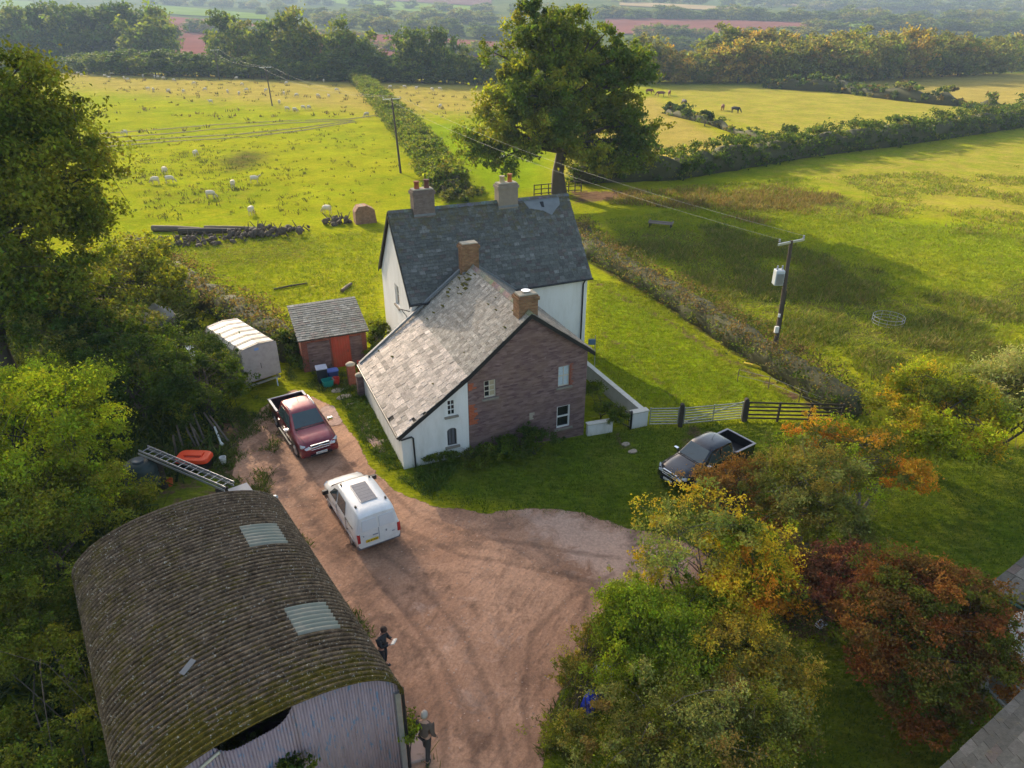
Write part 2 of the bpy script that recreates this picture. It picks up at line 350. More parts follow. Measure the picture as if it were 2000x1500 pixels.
for L, wd, am in ([[(520,840),(560,940),(640,1050),(700,1150),(790,1300)], .8, .55], [[(600,800),(690,930),(780,1010),(900,1040),(1000,1030)], .5, .5], [[(790,1080),(880,1060),(980,1075),(1080,1120)], .35, .75], [[(700,1130),(830,1110),(960,1130),(1060,1180)], .3, .55], [[(930,1500),(940,1350),(900,1230),(860,1120),(790,1060)], .28, .6], [[(1010,1500),(1010,1350),(980,1230),(960,1120)], .28, .5], [[(1050,1060),(1120,1130),(1150,1200)], .4, .6], [[(1240,1040),(1235,1110),(1225,1170)], .3, .8], [[(830,1000),(960,1020),(1060,1010)], .4, .5]):
    dm[:, 0] = np.maximum(dm[:, 0], lmask(q, L, wd, .6)*am)
for L in ([(540,900),(590,990),(660,1070),(760,1160),(850,1270),(905,1380),(930,1500)], [(575,880),(628,965),(700,1045),(810,1130),(905,1240),(960,1360),(990,1500)], [(690,940),(780,1030),(900,1085),(1040,1110),(1180,1140)], [(720,920),(810,1005),(930,1050),(1070,1070),(1210,1090)], [(870,1500),(865,1400),(830,1290),(760,1200)], [(1040,1500),(1020,1350),(1040,1240),(1110,1170),(1200,1120)]):
    dm[:, 2] = np.maximum(dm[:, 2], lmask(q, L, .13, .16))
dm[:, 1] = np.maximum(pmask(q, [(1010,985),(1130,1000),(1245,1035),(1400,1080),(1300,1170),(1200,1190),(1110,1110),(1030,1040)], 1.2), .45*pmask(q, [(720,1140),(1000,1130),(1080,1250),(1000,1500),(850,1500),(800,1330)], 1.5))
setcol(yo.data, dm, 'damp')
if 0: sheet('pale_ground', [(1040,985),(1140,1000),(1245,1035),(1330,1060),(1400,1110),(1250,1150),(1130,1130),(1100,1060),(1030,1020)], .12, .5, M['pinkstone'], .024)
sheet('path', [(705,815),(720,850),(745,880)], .08, .12, M['pinkstone'], .02, line=True, wd=.22)
sheet('path', [(640,800),(655,825)], .08, .15, M['pinkstone'], .034, line=True, wd=.35)
def trackmat():
    g = NG('wheel_ruts'); g.set(g.mix(g.noise(.5), (.05, .055, .012), (.09, .08, .02)), .95, 0, .1); masked(g, .25, 1.1); return g.m
tm = trackmat()
for L in ([(185,262),(300,254),(420,244),(540,237),(680,233),(740,225)], [(185,271),(320,262),(450,250),(560,241),(690,235)], [(185,281),(330,270),(470,262),(580,251),(690,236)], [(190,288),(340,276),(480,268),(590,255),(692,238)]):
    sheet('track', L, .8, .5, tm, .05, line=True, wd=.42)
# ------------------------------------------------------------------ fields on the far side of the valley
def field(name, q, col, nx=26, ny=10, dz=.9):
    """q: four photo corners tl, tr, br, bl of a field lying on the far hillside"""
    V = []
    for j in range(ny+1):
        for i in range(nx+1):
            u, v = i/nx, j/ny; t = [q[0][k]*(1-u)+q[1][k]*u for k in (0, 1)]; b = [q[3][k]*(1-u)+q[2][k]*u for k in (0, 1)]
            V.append(at(t[0]*(1-v)+b[0]*v, t[1]*(1-v)+b[1]*v, dz))
    a = np.arange((nx+1)*(ny+1)).reshape(ny+1, nx+1); Fq = np.stack([a[:-1, :-1], a[1:, :-1], a[1:, 1:], a[:-1, 1:]], -1).reshape(-1, 4)
    g = NG(name); c = g.mix(g.ramp(g.noise(.03, 5, .6), .35, .65), tuple(v*.85 for v in col), tuple(v*1.15 for v in col)); c = g.mix(g.ramp(g.noise(.4, 3, .7), .3, .7, 0, .35), c, tuple(v*.6 for v in col)); g.set(c, 1., 0, 0.)
    o = link(name, fastmesh(name, V, Fq), [g.m]); tag(o, kind='structure'); return o
RED, GRN, STRAW = (.20, .08, .065), (.15, .22, .035), (.34, .26, .15)
field('ploughed_field', [(310,30),(700,64),(700,108),(330,112)], RED)
field('ploughed_field', [(700,64),(1010,84),(1010,112),(700,108)], RED)
field('pasture', [(300,8),(520,28),(520,38),(310,26)], GRN, dz=1.)
field('pasture', [(560,-8),(960,14),(960,38),(700,12)], GRN)
field('ploughed_field', [(620,-14),(960,-4),(960,12),(640,-6)], (.15,.085,.08))
field('ploughed_field', [(1180,32),(1610,44),(1600,62),(1190,66)], RED)
field('stubble_field', [(1210,2),(1440,14),(1440,22),(1210,10)], STRAW)
field('stubble_field', [(1520,2),(1720,10),(1720,20),(1530,12)], (.2,.14,.1))
field('pasture', [(1560,40),(2010,46),(2010,58),(1590,52)], GRN)
field('pasture', [(1320,82),(1420,82),(1420,112),(1310,112)], GRN)
field('pasture', [(0,0),(60,2),(120,50),(0,60)], GRN)
# ------------------------------------------------------------------ haze: the autumn air
hb = MB(); hb.box((-4400, -40, -8), (4400, 6100, 176)); hz = hb.build('haze', [])
hm = bpy.data.materials.new('haze_air'); hm.use_nodes = True; t = hm.node_tree; t.nodes.clear(); oo = t.nodes.new('ShaderNodeOutputMaterial'); pv = t.nodes.new('ShaderNodeVolumePrincipled')
pv.inputs['Color'].default_value = (.58, .76, 1, 1); pv.inputs['Density'].default_value = .00034; pv.inputs['Anisotropy'].default_value = 0
t.links.new(pv.outputs[0], oo.inputs['Volume']); hz.data.materials.append(hm); tag(hz, kind='stuff'); hz.display_type = 'WIRE'
# ------------------------------------------------------------------ buildings
BA = .408; BO = Vector((-4.939, 27.175, 0)); BD = 7.786
def bw(s, t, z=0.): c, n = math.cos(BA), math.sin(BA); return Vector((BO.x+s*c-t*n, BO.y+s*n+t*c, z))
def bl(v): d = v-BO; c, n = math.cos(BA), math.sin(BA); return (d.x*c+d.y*n, -d.x*n+d.y*c, v.z)
NF = (math.sin(BA), -math.cos(BA), 0); NL = (-math.cos(BA), -math.sin(BA), 0)
def front(px, py, t): v = bl(onp(px, py, bw(0, t), NF)); return v[0], v[2]     # -> s, z on the plane at depth t
def side(px, py, s): v = bl(onp(px, py, bw(s, 0), NL)); return v[1], v[2]      # -> t, z on the plane at s
rng = random.Random(5)
def tiles(mb, p0, u, ul, d, dl, tw, ch, th, colf, jit=.15, miss=0., wvar=0.):
    """courses of single slates: p0 top corner, u along the ridge, d down the slope"""
    u, d = Vector(u).normalized(), Vector(d).normalized(); n = u.cross(d).normalized()
    if n.z < 0: n = -n
    rows = int(dl/ch); ch = dl/rows
    for r_ in range(rows, 0, -1):
        x = -rng.random()*tw; rowf = rng.uniform(.88, 1.08); runf = 1.
        while x < ul:
            ww = tw*(1+rng.uniform(-wvar, wvar)); a, b = max(0, x), min(ul, x+ww-.012); x += ww
            if b-a < .03 or rng.random() < miss: continue
            top = (r_-1)*ch-.3*ch if r_ > 1 else 0; bot = r_*ch+.03+rng.uniform(-.012, .012)
            lift = th*(1+rng.uniform(0, jit*4)); sk = rng.uniform(-.02, .02)*jit*5; l2 = lift*rng.uniform(.7, 1.3)
            q = [p0+u*a+d*top+n*(.004), p0+u*b+d*top+n*(.004), p0+u*(b+sk)+d*bot+n*(lift+.01), p0+u*(a+sk)+d*bot+n*(l2+.01)]
            e = [q[2]-n*th, q[3]-n*th]; runf += rng.uniform(-.06, .06)-(runf-1)*.15; mb.cur = tuple(k_*rowf*runf for k_ in colf((a+b)/2/ul, r_/rows)); mb.add([*q, *e], [(0,1,2,3),(3,2,4,5),(1,4,2),(0,3,5)])
    mb.cur = (1, 1, 1)
def lichen(g, c): # moss
    o = g.tc(); c = g.mix(1., c, g.mix(g.ramp(g.noise(26, 4, .8, o), .38, .62), (.62, .60, .58), (1.22, 1.22, 1.2)), 'MULTIPLY'); c = g.mix(g.ramp(g.noise(1.3, 6, .75, g.map(o, (.5, 2.2, .5))), .44, .64, 0, .5), c, (.22, .195, .16))
    # moss and lichen that grows on the slates
    c = g.mix(g.ramp(g.noise(14, 5, .75), .58, .70, 0, .75), c, (.34, .30, .22)); return g.mix(g.ramp(g.noise(2.2, 6, .75), .62, .70, 0, .8), c, (.075, .07, .018))
M['stonetile'] = attrmat('stone_tile', .9, 10, .35, .3, .5, lichen)
M['slate'] = attrmat('slate', .72, 9, .4, .45, .4, lambda g, c: g.mix(g.ramp(g.math('ADD', g.noise(2.2, 7, .8), g.ramp(g.n('ShaderNodeSeparateXYZ', {0: g.tc()}).outputs[2], 6.8, 9., 0, .14)), .57, .66, 0, .7), g.mix(g.ramp(g.noise(20, 4, .8), .60, .72, 0, .5), c, (.2,.2,.17)), (.10,.085,.03)))
def stonewall():
    g = NG('rubble_stone'); o = g.tc('Object'); mp = g.map(o, (1., 1., 1.)); sx = g.n('ShaderNodeSeparateXYZ', {0: mp})
    cx = g.n('ShaderNodeCombineXYZ', {0: g.math('ADD', sx.outputs[0], sx.outputs[1]), 1: sx.outputs[2]}).outputs[0]
    cx = g.mix(.035, cx, g.noise(2.5, 3, .6, o, 'Color'))
    br = g.n('ShaderNodeTexBrick', {'Vector': cx, 'Color1': (.135, .075, .078, 1), 'Color2': (.30, .20, .19, 1), 'Mortar': (.20, .145, .14, 1), 'Scale': 1., 'Mortar Size': .009, 'Mortar Smooth': .4, 'Bias': -.1, 'Brick Width': .34, 'Row Height': .085}, offset=.43, squash=1.3, squash_frequency=3)
    v = g.n('ShaderNodeTexVoronoi', {'Vector': g.map(cx, (3.2, 11, 1)), 'Scale': 1.}); c = g.mix(.45, br.outputs[0], g.mix(g.ramp(v.outputs['Color'], .2, .9), (.10, .06, .06), (.33, .225, .20)))
    c = g.mix(g.ramp(g.noise(.7, 5, .7, o), .42, .66, 0, .45), c, (.24, .155, .105)); c = g.mix(g.ramp(g.noise(6, 5, .8, g.map(o, (1, 1, 3))), .66, .73, 0, .75), c, (.42, .35, .30))
    g.set(c, .92, 0, .2); g.bump(g.math('ADD', g.math('MULTIPLY', br.outputs['Fac'], -.7), g.noise(9, 5, .8, g.map(o, (1, 1, 3)))), .8, .04); return g.m
def render_(name, c, stain=(.35, .33, .25)):
    g = NG(name); o = g.tc('Object'); s = g.noise(1.2, 6, .7, g.map(o, (1.5, 1.5, .35))); z = g.n('ShaderNodeSeparateXYZ', {0: o}).outputs[2]
    cc = g.mix(g.ramp(s, .45, .75, 0, .35), c, stain); cc = g.mix(g.math('MULTIPLY', g.ramp(g.math('ADD', z, g.math('MULTIPLY', s, -1.2)), -.2, -.9, 0, 1), .55), cc, (.28, .29, .18)); g.set(cc, .85, 0, .2); g.bump(g.noise(25, 4, .8, o), .35, .01); return g.m
def brickmat(name, c1, c2, mort, sc_=1., bw_=.22, rh=.075, patch=None):
    g = NG(name); o = g.tc('Object'); sx = g.n('ShaderNodeSeparateXYZ', {0: o}); cx = g.n('ShaderNodeCombineXYZ', {0: g.math('ADD', sx.outputs[0], sx.outputs[1]), 1: sx.outputs[2]}).outputs[0]
    br = g.n('ShaderNodeTexBrick', {'Vector': cx, 'Color1': (*c1, 1), 'Color2': (*c2, 1), 'Mortar': (*mort, 1), 'Scale': sc_, 'Mortar Size': .008, 'Mortar Smooth': .2, 'Brick Width': bw_, 'Row Height': rh}, offset=.5)
    c = g.mix(g.ramp(g.noise(3, 5, .75, o), .4, .7, 0, .6), br.outputs[0], patch or tuple(v*.55 for v in c1)); g.set(c, .9, 0, .2); g.bump(g.math('ADD', g.math('MULTIPLY', br.outputs['Fac'], -1), g.noise(20, 3, .7, o)), .6, .02); return g.m
M['stone'] = stonewall(); M['whitewall'] = render_('white_render', (.74, .73, .70)); M['whitewall2'] = render_('white_lime_render', (.76, .75, .73), (.45, .42, .34))
M['brick'] = brickmat('old_brick', (.24, .105, .055), (.36, .20, .10), (.22, .18, .13), patch=(.10, .075, .035)); M['redbrick'] = brickmat('red_brick', (.34, .09, .05), (.25, .08, .05), (.22, .18, .15))
M['orangebrick'] = brickmat('orange_brick', (.52, .13, .05), (.42, .10, .04), (.35, .2, .13), patch=(.3, .08, .04)); M['greychimney'] = brickmat('rendered_chimney', (.17, .13, .115), (.23, .18, .155), (.20, .17, .15), patch=(.10, .075, .06))
M['lead'] = simple('lead', (.17, .185, .20), .6, .1, var=.3, scale=3); M['mortar'] = simple('mortar', (.40, .35, .27), .95, var=.25, scale=7, bump=.5)
M['curtain'] = simple('net_curtain', (.45, .52, .56), .9, var=.25, scale=14); M['beige'] = simple('beige_curtain', (.40, .34, .22), .9, var=.15, scale=14)
# ---- stone cottage
ct = empty('stone_cottage', BO, BA, 'stone cottage with white lean-to end, stone tile roof and two brick chimneys', 'cottage')
SW, S1, SR = 9.308, 3.198, 6.238
mb = MB(); mb.prism([(S1, -.8), (SW, -.8), (SW, 4.32), (SR, 6.58), (S1, 4.08)], 'y', 0, BD-.02); stone_w = mb.build('stone_wall', M['stone'], ct)
mb = MB(); mb.prism([(0, -.8), (S1-.003, -.8), (S1-.003, 4.08), (0, 1.86)], 'y', -.02, BD-.02); white_w = mb.build('rendered_wall', M['whitewall'], ct)
def window(parent, s0, s1, z0, z1, t, wall, cols, rows, fm, frame=.05, bar=.022, sill=True, arch=False, curtain=None, curt=(0, 1), deep=.12, name='window', bars=None):
    """window in a wall whose face is the plane y = t"""
    cut(wall, [((s0, t-.2, z0), (s1, t+deep+.12, z1))])
    y = t+deep; m = MB(); f = frame
    m.box((s0, y-.04, z0), (s0+f, y+.02, z1)); m.box((s1-f, y-.04, z0), (s1, y+.02, z1)); m.box((s0+f, y-.04, z0), (s1-f, y+.02, z0+f)); m.box((s0+f, y-.04, z1-f), (s1-f, y+.02, z1))
    for k in range(1, cols): x = s0+f+(s1-s0-2*f)*k/cols; m.box((x-bar/2, y-.03, z0+f), (x+bar/2, y+.01, z1-f))
    for k in range(1, rows):
        z = z0+f+(z1-z0-2*f)*k/rows; b = bar*(2 if bars and k in bars else 1); m.box((s0+f, y-.032, z-b/2), (s1-f, y+.012, z+b/2))
    wo = m.build(name, fm, parent)
    m = MB(); m.box((s0+f, y+.014, z0+f), (s1-f, y+.03, z1-f)); m.build('pane', M['glass'], wo)
    if curtain: m = MB(); w_ = s1-s0-2*f; m.box((s0+f+w_*curt[0], y+.002, z0+f), (s0+f+w_*curt[1], y+.012, z1-f)); m.build('curtain', curtain, wo)
    if sill: m = MB(); m.box((s0-.12, t-.10, z0-.10), (s1+.12, t+deep-.042, z0-.003)); m.build('sill', M['sill'], wo, bevel=.01)
    if arch:
        m = MB(); c = (s0+s1)/2; hw = (s1-s0)/2; n = 8; poly = [(s0, z1+.003)]+[(c-hw*math.cos(math.pi*k/n), z1-.16+.16*math.sin(math.pi*k/n)) for k in range(n+1)]+[(s1, z1+.003)]
        m.prism([(a, b) for a, b in poly], 'y', t-.0+.004, t+deep-.045); m.build('arch_head', M['whitewall'], wo)
    return wo
def rect(p, q, t): a, b = front(*p, t), front(*q, t); return a[0], b[0], b[1], a[1]   # s0,s1,z0,z1 from upper left, lower right
def win(p, q, t, wall, **k):
    a, b, c, d = front(*p, t), front(*q, t), None, None; return window(ct, a[0], b[0], b[1], a[1], t, wall, **k)
win((871.5,782), (890,810), -.02, white_w, cols=2, rows=3, fm=M['whitepaint'], frame=.06, bar=.03, deep=.06)
win((873,838), (893,868), -.02, white_w, cols=2, rows=1, fm=simple('dark_frame', (.06,.055,.05), .6), frame=.05, bar=.04, arch=True, curtain=simple('grey_blind', (.12,.12,.13), .8), curt=(.12,.95))
win((945,745), (969,774), 0, stone_w, cols=2, rows=3, fm=M['creampaint'], frame=.06, bar=.035, curtain=M['beige'], curt=(.5, 1))
w4 = win((1091,717), (1113,752), 0, stone_w, cols=2, rows=2, fm=M['creampaint'], frame=.05, bar=.03, curtain=M['curtain'], curt=(0, 1), bars=(1,))
w5 = win((1088,795), (1113,832), 0, stone_w, cols=1, rows=2, fm=M['whitepaint'], frame=.075, bar=.07)
def patch(name, px, mat, t=0., parent=None, seed=1, th=.02):
    """ragged patch of single bricks set into the wall"""
    rr = random.Random(seed); a = front(*px[0], t); b = front(*px[1], t); m = MB(); z = b[1]; k = 0
    while z < a[1]-.03:
        e = b[0]-rr.random()*(b[0]-a[0])*.6; m.box((a[0], t-th+rr.uniform(0, .008), z), (e, t+.05, z+.066)); z += .075; k += 1
    return m.build(name, mat, parent or ct)
patch('brick_patch', [(914.5,749),(931,761)], M['orangebrick'], 0, seed=2); patch('brick_patch', [(915.5,793),(936,826)], M['orangebrick'], 0, seed=4)
patch('brick_patch', [(1113.5,709),(1120,754)], M['redbrick'], 0, seed=3, th=.012); patch('cement_patch', [(1034,807),(1044,818)], M['mortar'], 0, seed=7, th=.01)
# small pale vent at the corner
# roof
def stonecol(u, v):
    h = rng.random(); b = .82+.36*rng.random(); c1 = (.44, .40, .345); c2 = (.52, .465, .40); c3 = (.38, .335, .28)
    c = c1 if h < .45 else (c2 if h < .8 else c3); return tuple(x*b for x in c)
def slatecol(u, v):
    h = rng.random(); b = .8+.4*rng.random(); c = (.105, .108, .098) if h < .7 else ((.15, .15, .14) if h < .88 else (.11, .092, .085)); return tuple(x*b for x in c)
T0, T1 = -.22, BD
ZK = 4.24
def slab(mb, a, b, th, t0, t1, mi=0):   # roof slab between two (s, z) points
    mb.prism([a, b, (b[0], b[1]-th), (a[0], a[1]-th)], 'y', t0, t1, mi)
mb = MB(); slab(mb, (-.15, 1.88), (S1, ZK-.02), .08, T0+.01, T1); slab(mb, (S1, ZK-.02), (SR, 6.68), .08, T0+.01, T1); slab(mb, (SR, 6.68), (SW+.25, 4.25), .08, T0+.01, T1)
roof = mb.build('roof', M['darkwood'], ct)
mb = MB()
def lowcol(u, v):
    h = rng.random(); b = .8+.4*rng.random(); base = (.70, .60, .52) if h < .72 else ((.61, .52, .45) if h < .93 else (.47, .41, .35)); return tuple(x*b for x in base)
L1 = math.hypot(S1+.15, ZK-1.89); tiles(mb, Vector((S1, T0, ZK)), (0, 1, 0), T1-T0, Vector((-.15-S1, 0, 1.89-ZK)), L1, .32, .27, .03, lowcol, .2, .004, .2)
L2 = math.hypot(SR-S1, 6.70-ZK); tiles(mb, Vector((SR, T0, 6.70)), (0, 1, 0), T1-T0, Vector((S1-SR, 0, ZK-6.70)), L2, .23, .165, .018, stonecol, .15, .001, .35)
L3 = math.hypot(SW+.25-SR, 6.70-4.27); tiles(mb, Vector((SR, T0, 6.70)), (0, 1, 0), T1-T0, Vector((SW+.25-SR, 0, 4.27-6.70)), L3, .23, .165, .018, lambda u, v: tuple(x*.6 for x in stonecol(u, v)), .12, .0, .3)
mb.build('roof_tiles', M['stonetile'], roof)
mb = MB(); t = T0
while t < T1-.3: mb.cur = tuple(x*rng.uniform(.8, 1.2) for x in (.33, .28, .22)); mb.prism([(SR-.17, 6.63), (SR, 6.80), (SR+.17, 6.63)], 'y', t, t+.33); t += .34
mb.build('ridge_tiles', M['stonetile'], roof)
mb = MB()
for i in range(60):   # moss cushions along the verge and courses
    t = rng.choice([rng.uniform(BD-1.6, BD-.3), rng.uniform(BD-2.2, BD-.2), rng.uniform(.2, 7)]); s = rng.uniform(SR-1.6, SR-.15) if i < 34 else rng.uniform(.3, 6); z = (6.72-(SR-s)*(6.7-ZK)/(SR-S1)) if s > S1 else ZK-(S1-s)*(ZK-1.89)/(S1+.15)
    if i >= 34 and rng.random() < .55: continue
    r_ = rng.uniform(.05, .13); mb.loft([[(s+r_*k*math.cos(a)*1.2, t+r_*k*math.sin(a), z+h*r_-.7*r_*k*math.cos(a)) for a in [math.pi*2*j/7 for j in range(7)]] for k, h in ((1, -.1), (.85, .3), (.4, .5))], smooth=True)
ms_ = mb.build('moss', simple('moss', (.14, .12, .015), .95, var=.4, scale=20, bump=.8), roof); ms_['kind'] = 'stuff'
mb = MB(); BB = .20
for a, b in (((-.17, 1.90), (S1, ZK+.0)), ((S1, ZK), (SR, 6.72)), ((SR, 6.72), (SW+.28, 4.26))):
    mb.prism([(a[0], a[1]-.02), (b[0], b[1]-.02), (b[0], b[1]-BB-.03), (a[0], a[1]-BB-.03)], 'y', T0-.03, T0+.008)
mb.build('barge_board', M['blackboard'], roof)
mb = MB(); mb.bar((SR, BD-.1, 6.80), (-.1, BD-.1, 1.99), .16, .12); mb.bar((SR, BD-.1, 6.80), (SW+.2, BD-.1, 4.4), .16, .12); mb.build('verge_flashing', M['lead'], roof)
mb = MB(); mb.tube([(-.22, T0-.02, 1.83), (-.22, T1, 1.83)], .06, 8); mb.build('gutter', M['black'], ct)
mb = MB(); mb.tube([(-.22, T0+.02, 1.80), (-.05, T0-.02, 1.70), (.45, -.09, 1.66), (.52, -.09, 1.58), (.55, -.09, -.1)], .04, 8); mb.build('downpipe', M['black'], ct)
def chimney(parent, s, t, w_, d, z0, z1, mat, pots, name='chimney', corb=.06, cap=None):
    m = MB(); m.box((s-w_/2, t-d/2, z0), (s+w_/2, t+d/2, z1-.24)); m.box((s-w_/2-corb, t-d/2-corb, z1-.237), (s+w_/2+corb, t+d/2+corb, z1-.08)); m.box((s-w_/2, t-d/2, z1-.077), (s+w_/2, t+d/2, z1))
    c = m.build(name, mat, parent)
    m = MB(); m.box((s-w_/2+.03, t-d/2+.03, z1+.002), (s+w_/2-.03, t+d/2-.03, z1+.06)); m.build('flaunching', M['mortar'], c, bevel=.02); m = MB(); m.box((s-w_/2-.03, t-d/2-.03, z0+.3), (s+w_/2+.03, t-d/2-.001, z0+.42)); m.build('flashing', M['lead'], c, bevel=.01)
    for ds, h, r0, pm in pots:
        m = MB(); m.tube([(s+ds, t, z1+.03), (s+ds, t, z1+h*.85), (s+ds, t, z1+h*.86), (s+ds, t, z1+h)], [r0, r0*.8, r0*1.05, r0*1.05], 12); m.build('chimney_pot', pm, c)
    return c
chimney(ct, SR-.0, .45, .92, .66, 6.0, 7.42, M['brick'], [(0, .16, .2, M['chrome'])])
chimney(ct, SR-.12, 7.45, .92, .6, 6.0, 7.85, M['brick'], [])
# ---- main white farmhouse
MS, ML, MD = 2.845, 10.93, 6.618; ZE, ZR = 4.861, 8.939
fh = empty('white_farmhouse', bw(MS, BD-.1), BA, 'tall white rendered farmhouse with a steep grey slate roof behind the stone cottage', 'farmhouse')
X0, X1, Y0, Y1 = .12, ML-.18, .22, MD-.1; YR = (MD+.1)/2
mb = MB(); mb.prism([(Y0, -.8), (Y1, -.8), (Y1, ZE-.02), (YR, ZR-.16), (Y0, ZE-.02)], 'x', X0, X1); fw = mb.build('wall', M['whitewall2'], fh)
def lwin(p, q, name='window', rows=2):   # window in the left end wall (plane x = X0)
    a, b = side(*p, MS+X0), side(*q, MS+X0); y0, y1 = sorted((a[0]-(BD-.1), b[0]-(BD-.1))); z0, z1 = sorted((a[1], b[1]))
    cut(fw, [((X0-.2, y0, z0), (X0+.25, y1, z1))]); m = MB(); x = X0+.13; f = .06
    m.box((x, y0, z0), (x+.05, y0+f, z1)); m.box((x, y1-f, z0), (x+.05, y1, z1)); m.box((x, y0+f, z0), (x+.05, y1-f, z0+f)); m.box((x, y0+f, z1-f), (x+.05, y1-f, z1)); m.box((x+.003, y0+f, (z0+z1)/2-.03), (x+.047, y1-f, (z0+z1)/2+.03)); m.box((x+.006, (y0+y1)/2-.015, z0+f), (x+.044, (y0+y1)/2+.015, z1-f))
    wo = m.build(name, M['creampaint'], fh); m = MB(); m.box((x+.02, y0+f, z0+f), (x+.035, y1-f, z1-f)); m.build('pane', M['glass'], wo)
    m = MB(); m.box((X0-.09, y0-.1, z0-.1), (X0+.128, y1+.1, z0-.003)); m.build('sill', M['sill'], wo)
lwin((770,552), (781,602)); lwin((777,634), (786,660))
mb = MB(); h = .1
for ya, za, yb, zb in ((0., ZE, YR, ZR), (MD+.1, ZE, YR, ZR)):
    mb.prism([(ya, za), (yb, zb), (yb, zb-h), (ya, za-h)], 'x', 0, ML)
mroof = mb.build('roof', M['darkwood'], fh)
mb = MB(); LL = math.hypot(YR, ZR-ZE)
tiles(mb, Vector((0, YR, ZR)), (1, 0, 0), ML, Vector((0, -YR, ZE-ZR)), LL, .30, .19, .014, slatecol, .12, .0, .1)
tiles(mb, Vector((0, YR, ZR)), (1, 0, 0), ML, Vector((0, MD+.1-YR, ZE-ZR)), LL, .30, .25, .014, slatecol, .12, 0, .1)
mb.build('roof_slates', M['slate'], mroof)
mb = MB(); x = 0
while x < ML-.1: mb.cur = tuple(v*rng.uniform(.8, 1.25) for v in (.14, .15, .17)); mb.prism([(YR-.15, ZR-.05), (YR, ZR+.1), (YR+.15, ZR-.05)], 'x', x, min(ML, x+.43)); x += .44
mb.build('ridge_tiles', M['slate'], mroof)
mb = MB(); k = (ZR-ZE)/YR
pts = [(7.9, .05), (8.2, .55), (9.0, .72), (9.5, 1.0), (9.9, .7), (10.2, .5), (10.3, .05)]
mb.add([(x, YR-d*.78, ZR-d*.78*k+.06) for x, d in pts], [tuple(range(len(pts)))]); mb.add([(x, YR-d*.78, ZR-d*.78*k+.02) for x, d in pts], [tuple(range(len(pts)))]); mb.build('lead_patch', M['lead'], mroof)
mb = MB(); mb.add([(x, YR-d*.78, ZR-d*.78*k+.07) for x, d in ((8.95, .28), (9.2, .28), (9.17, .58), (9.0, .55))], [(0, 1, 2, 3)]); mb.build('roof_hole', M['black'], mroof)
mb = MB()
for ya, za in ((-.02, ZE), (MD+.12, ZE)): mb.prism([(ya, za+.02), (YR, ZR+.02), (YR, ZR-.24), (ya, za-.24)], 'x', -.045, -.003)
mb.build('barge_board', M['blackboard'], mroof)
mb = MB(); mb.tube([(-.02, -.07, ZE-.06), (ML+.02, -.07, ZE-.06)], .065, 8); mb.tube([(-.02, MD+.17, ZE-.06), (ML+.02, MD+.17, ZE-.06)], .065, 8); mb.build('gutter', M['black'], fh)
mb = MB(); mb.tube([(X1-.3, -.05, ZE-.1), (X1-.3, Y0-.07, ZE-.4), (X1-.3, Y0-.07, -.4)], .045, 8); mb.build('downpipe', M['black'], fh)
mb = MB(); mb.bar((X0-.02, .55, 4.25), (X0-.5, .55, 4.45), .04, .04); mb.bar((X0-.02, .55, 3.7), (X0-.45, .55, 4.4), .04, .04); mb.build('wall_bracket', M['black'], fh)
chimney(fh, 1.98, YR, 1.18, .66, ZR-.6, ZR+1.08, M['greychimney'], [(-.28, .45, .15, M['pot']), (.28, .5, .15, simple('dark_clay', (.16, .07, .06), .8))])
chimney(fh, 6.95, YR, 1.18, .66, ZR-.6, ZR+1.0, simple('buff_chimney', (.25, .205, .16), .9, var=.25, scale=4, bump=.5), [(-.25, .42, .16, M['creampot']), (.22, .5, .14, simple('orange_clay', (.48, .15, .05), .8))])
# ---- brick shed beside the hedge
SO = Vector((-8.571, 38.54, 0)); sh = empty('brick_shed', SO, BA, 'small brick and stone shed with a red plank door and grey slate roof', 'shed')
mb = MB(); SL, SD = 3.75, 3.0; ze, zr = 2.1, 3.05
mb.prism([(0, -.3), (SD, -.3), (SD, 2.9-.1), (0, ze-.06)], 'x', -SL, 0); swl = mb.build('wall', M['redbrick'], sh)
for x0, x1 in ((-SL+.35, -2.15), (-.95, -.28)): mb = MB(); mb.box((x0, -.05, -.2), (x1, -.003, 1.78)); mb.build('stone_panel', M['stone'], sh)
mb = MB()
for i in range(7): mb.box((-2.05+i*.15, -.07, -.1), (-2.05+i*.15+.142, -.003, 1.92))
dr = mb.build('door', simple('red_door', (.42, .055, .025), .65, var=.25, scale=3, dirt=(.25, .07, .03), dirtamt=.7), sh); mb = MB(); mb.bar((-1.15, -.09, .9), (-1.15, -.09, 1.05), .03, .03); mb.build('handle', M['black'], dr)
mb = MB(); mb.prism([(-.25, ze), (SD+.1, zr), (SD+.1, zr-.08), (-.25, ze-.08)], 'x', -SL-.15, .15); rf = mb.build('roof', M['darkwood'], sh)
mb = MB(); tiles(mb, Vector((-SL-.15, SD+.1, zr)), (1, 0, 0), SL+.3, Vector((0, -SD-.35, ze-zr)), math.hypot(SD+.35, zr-ze), .26, .2, .014, lambda u, v: tuple(x*1.5 for x in slatecol(u, v)), .15, 0, .1); mb.build('roof_slates', M['slate'], rf)
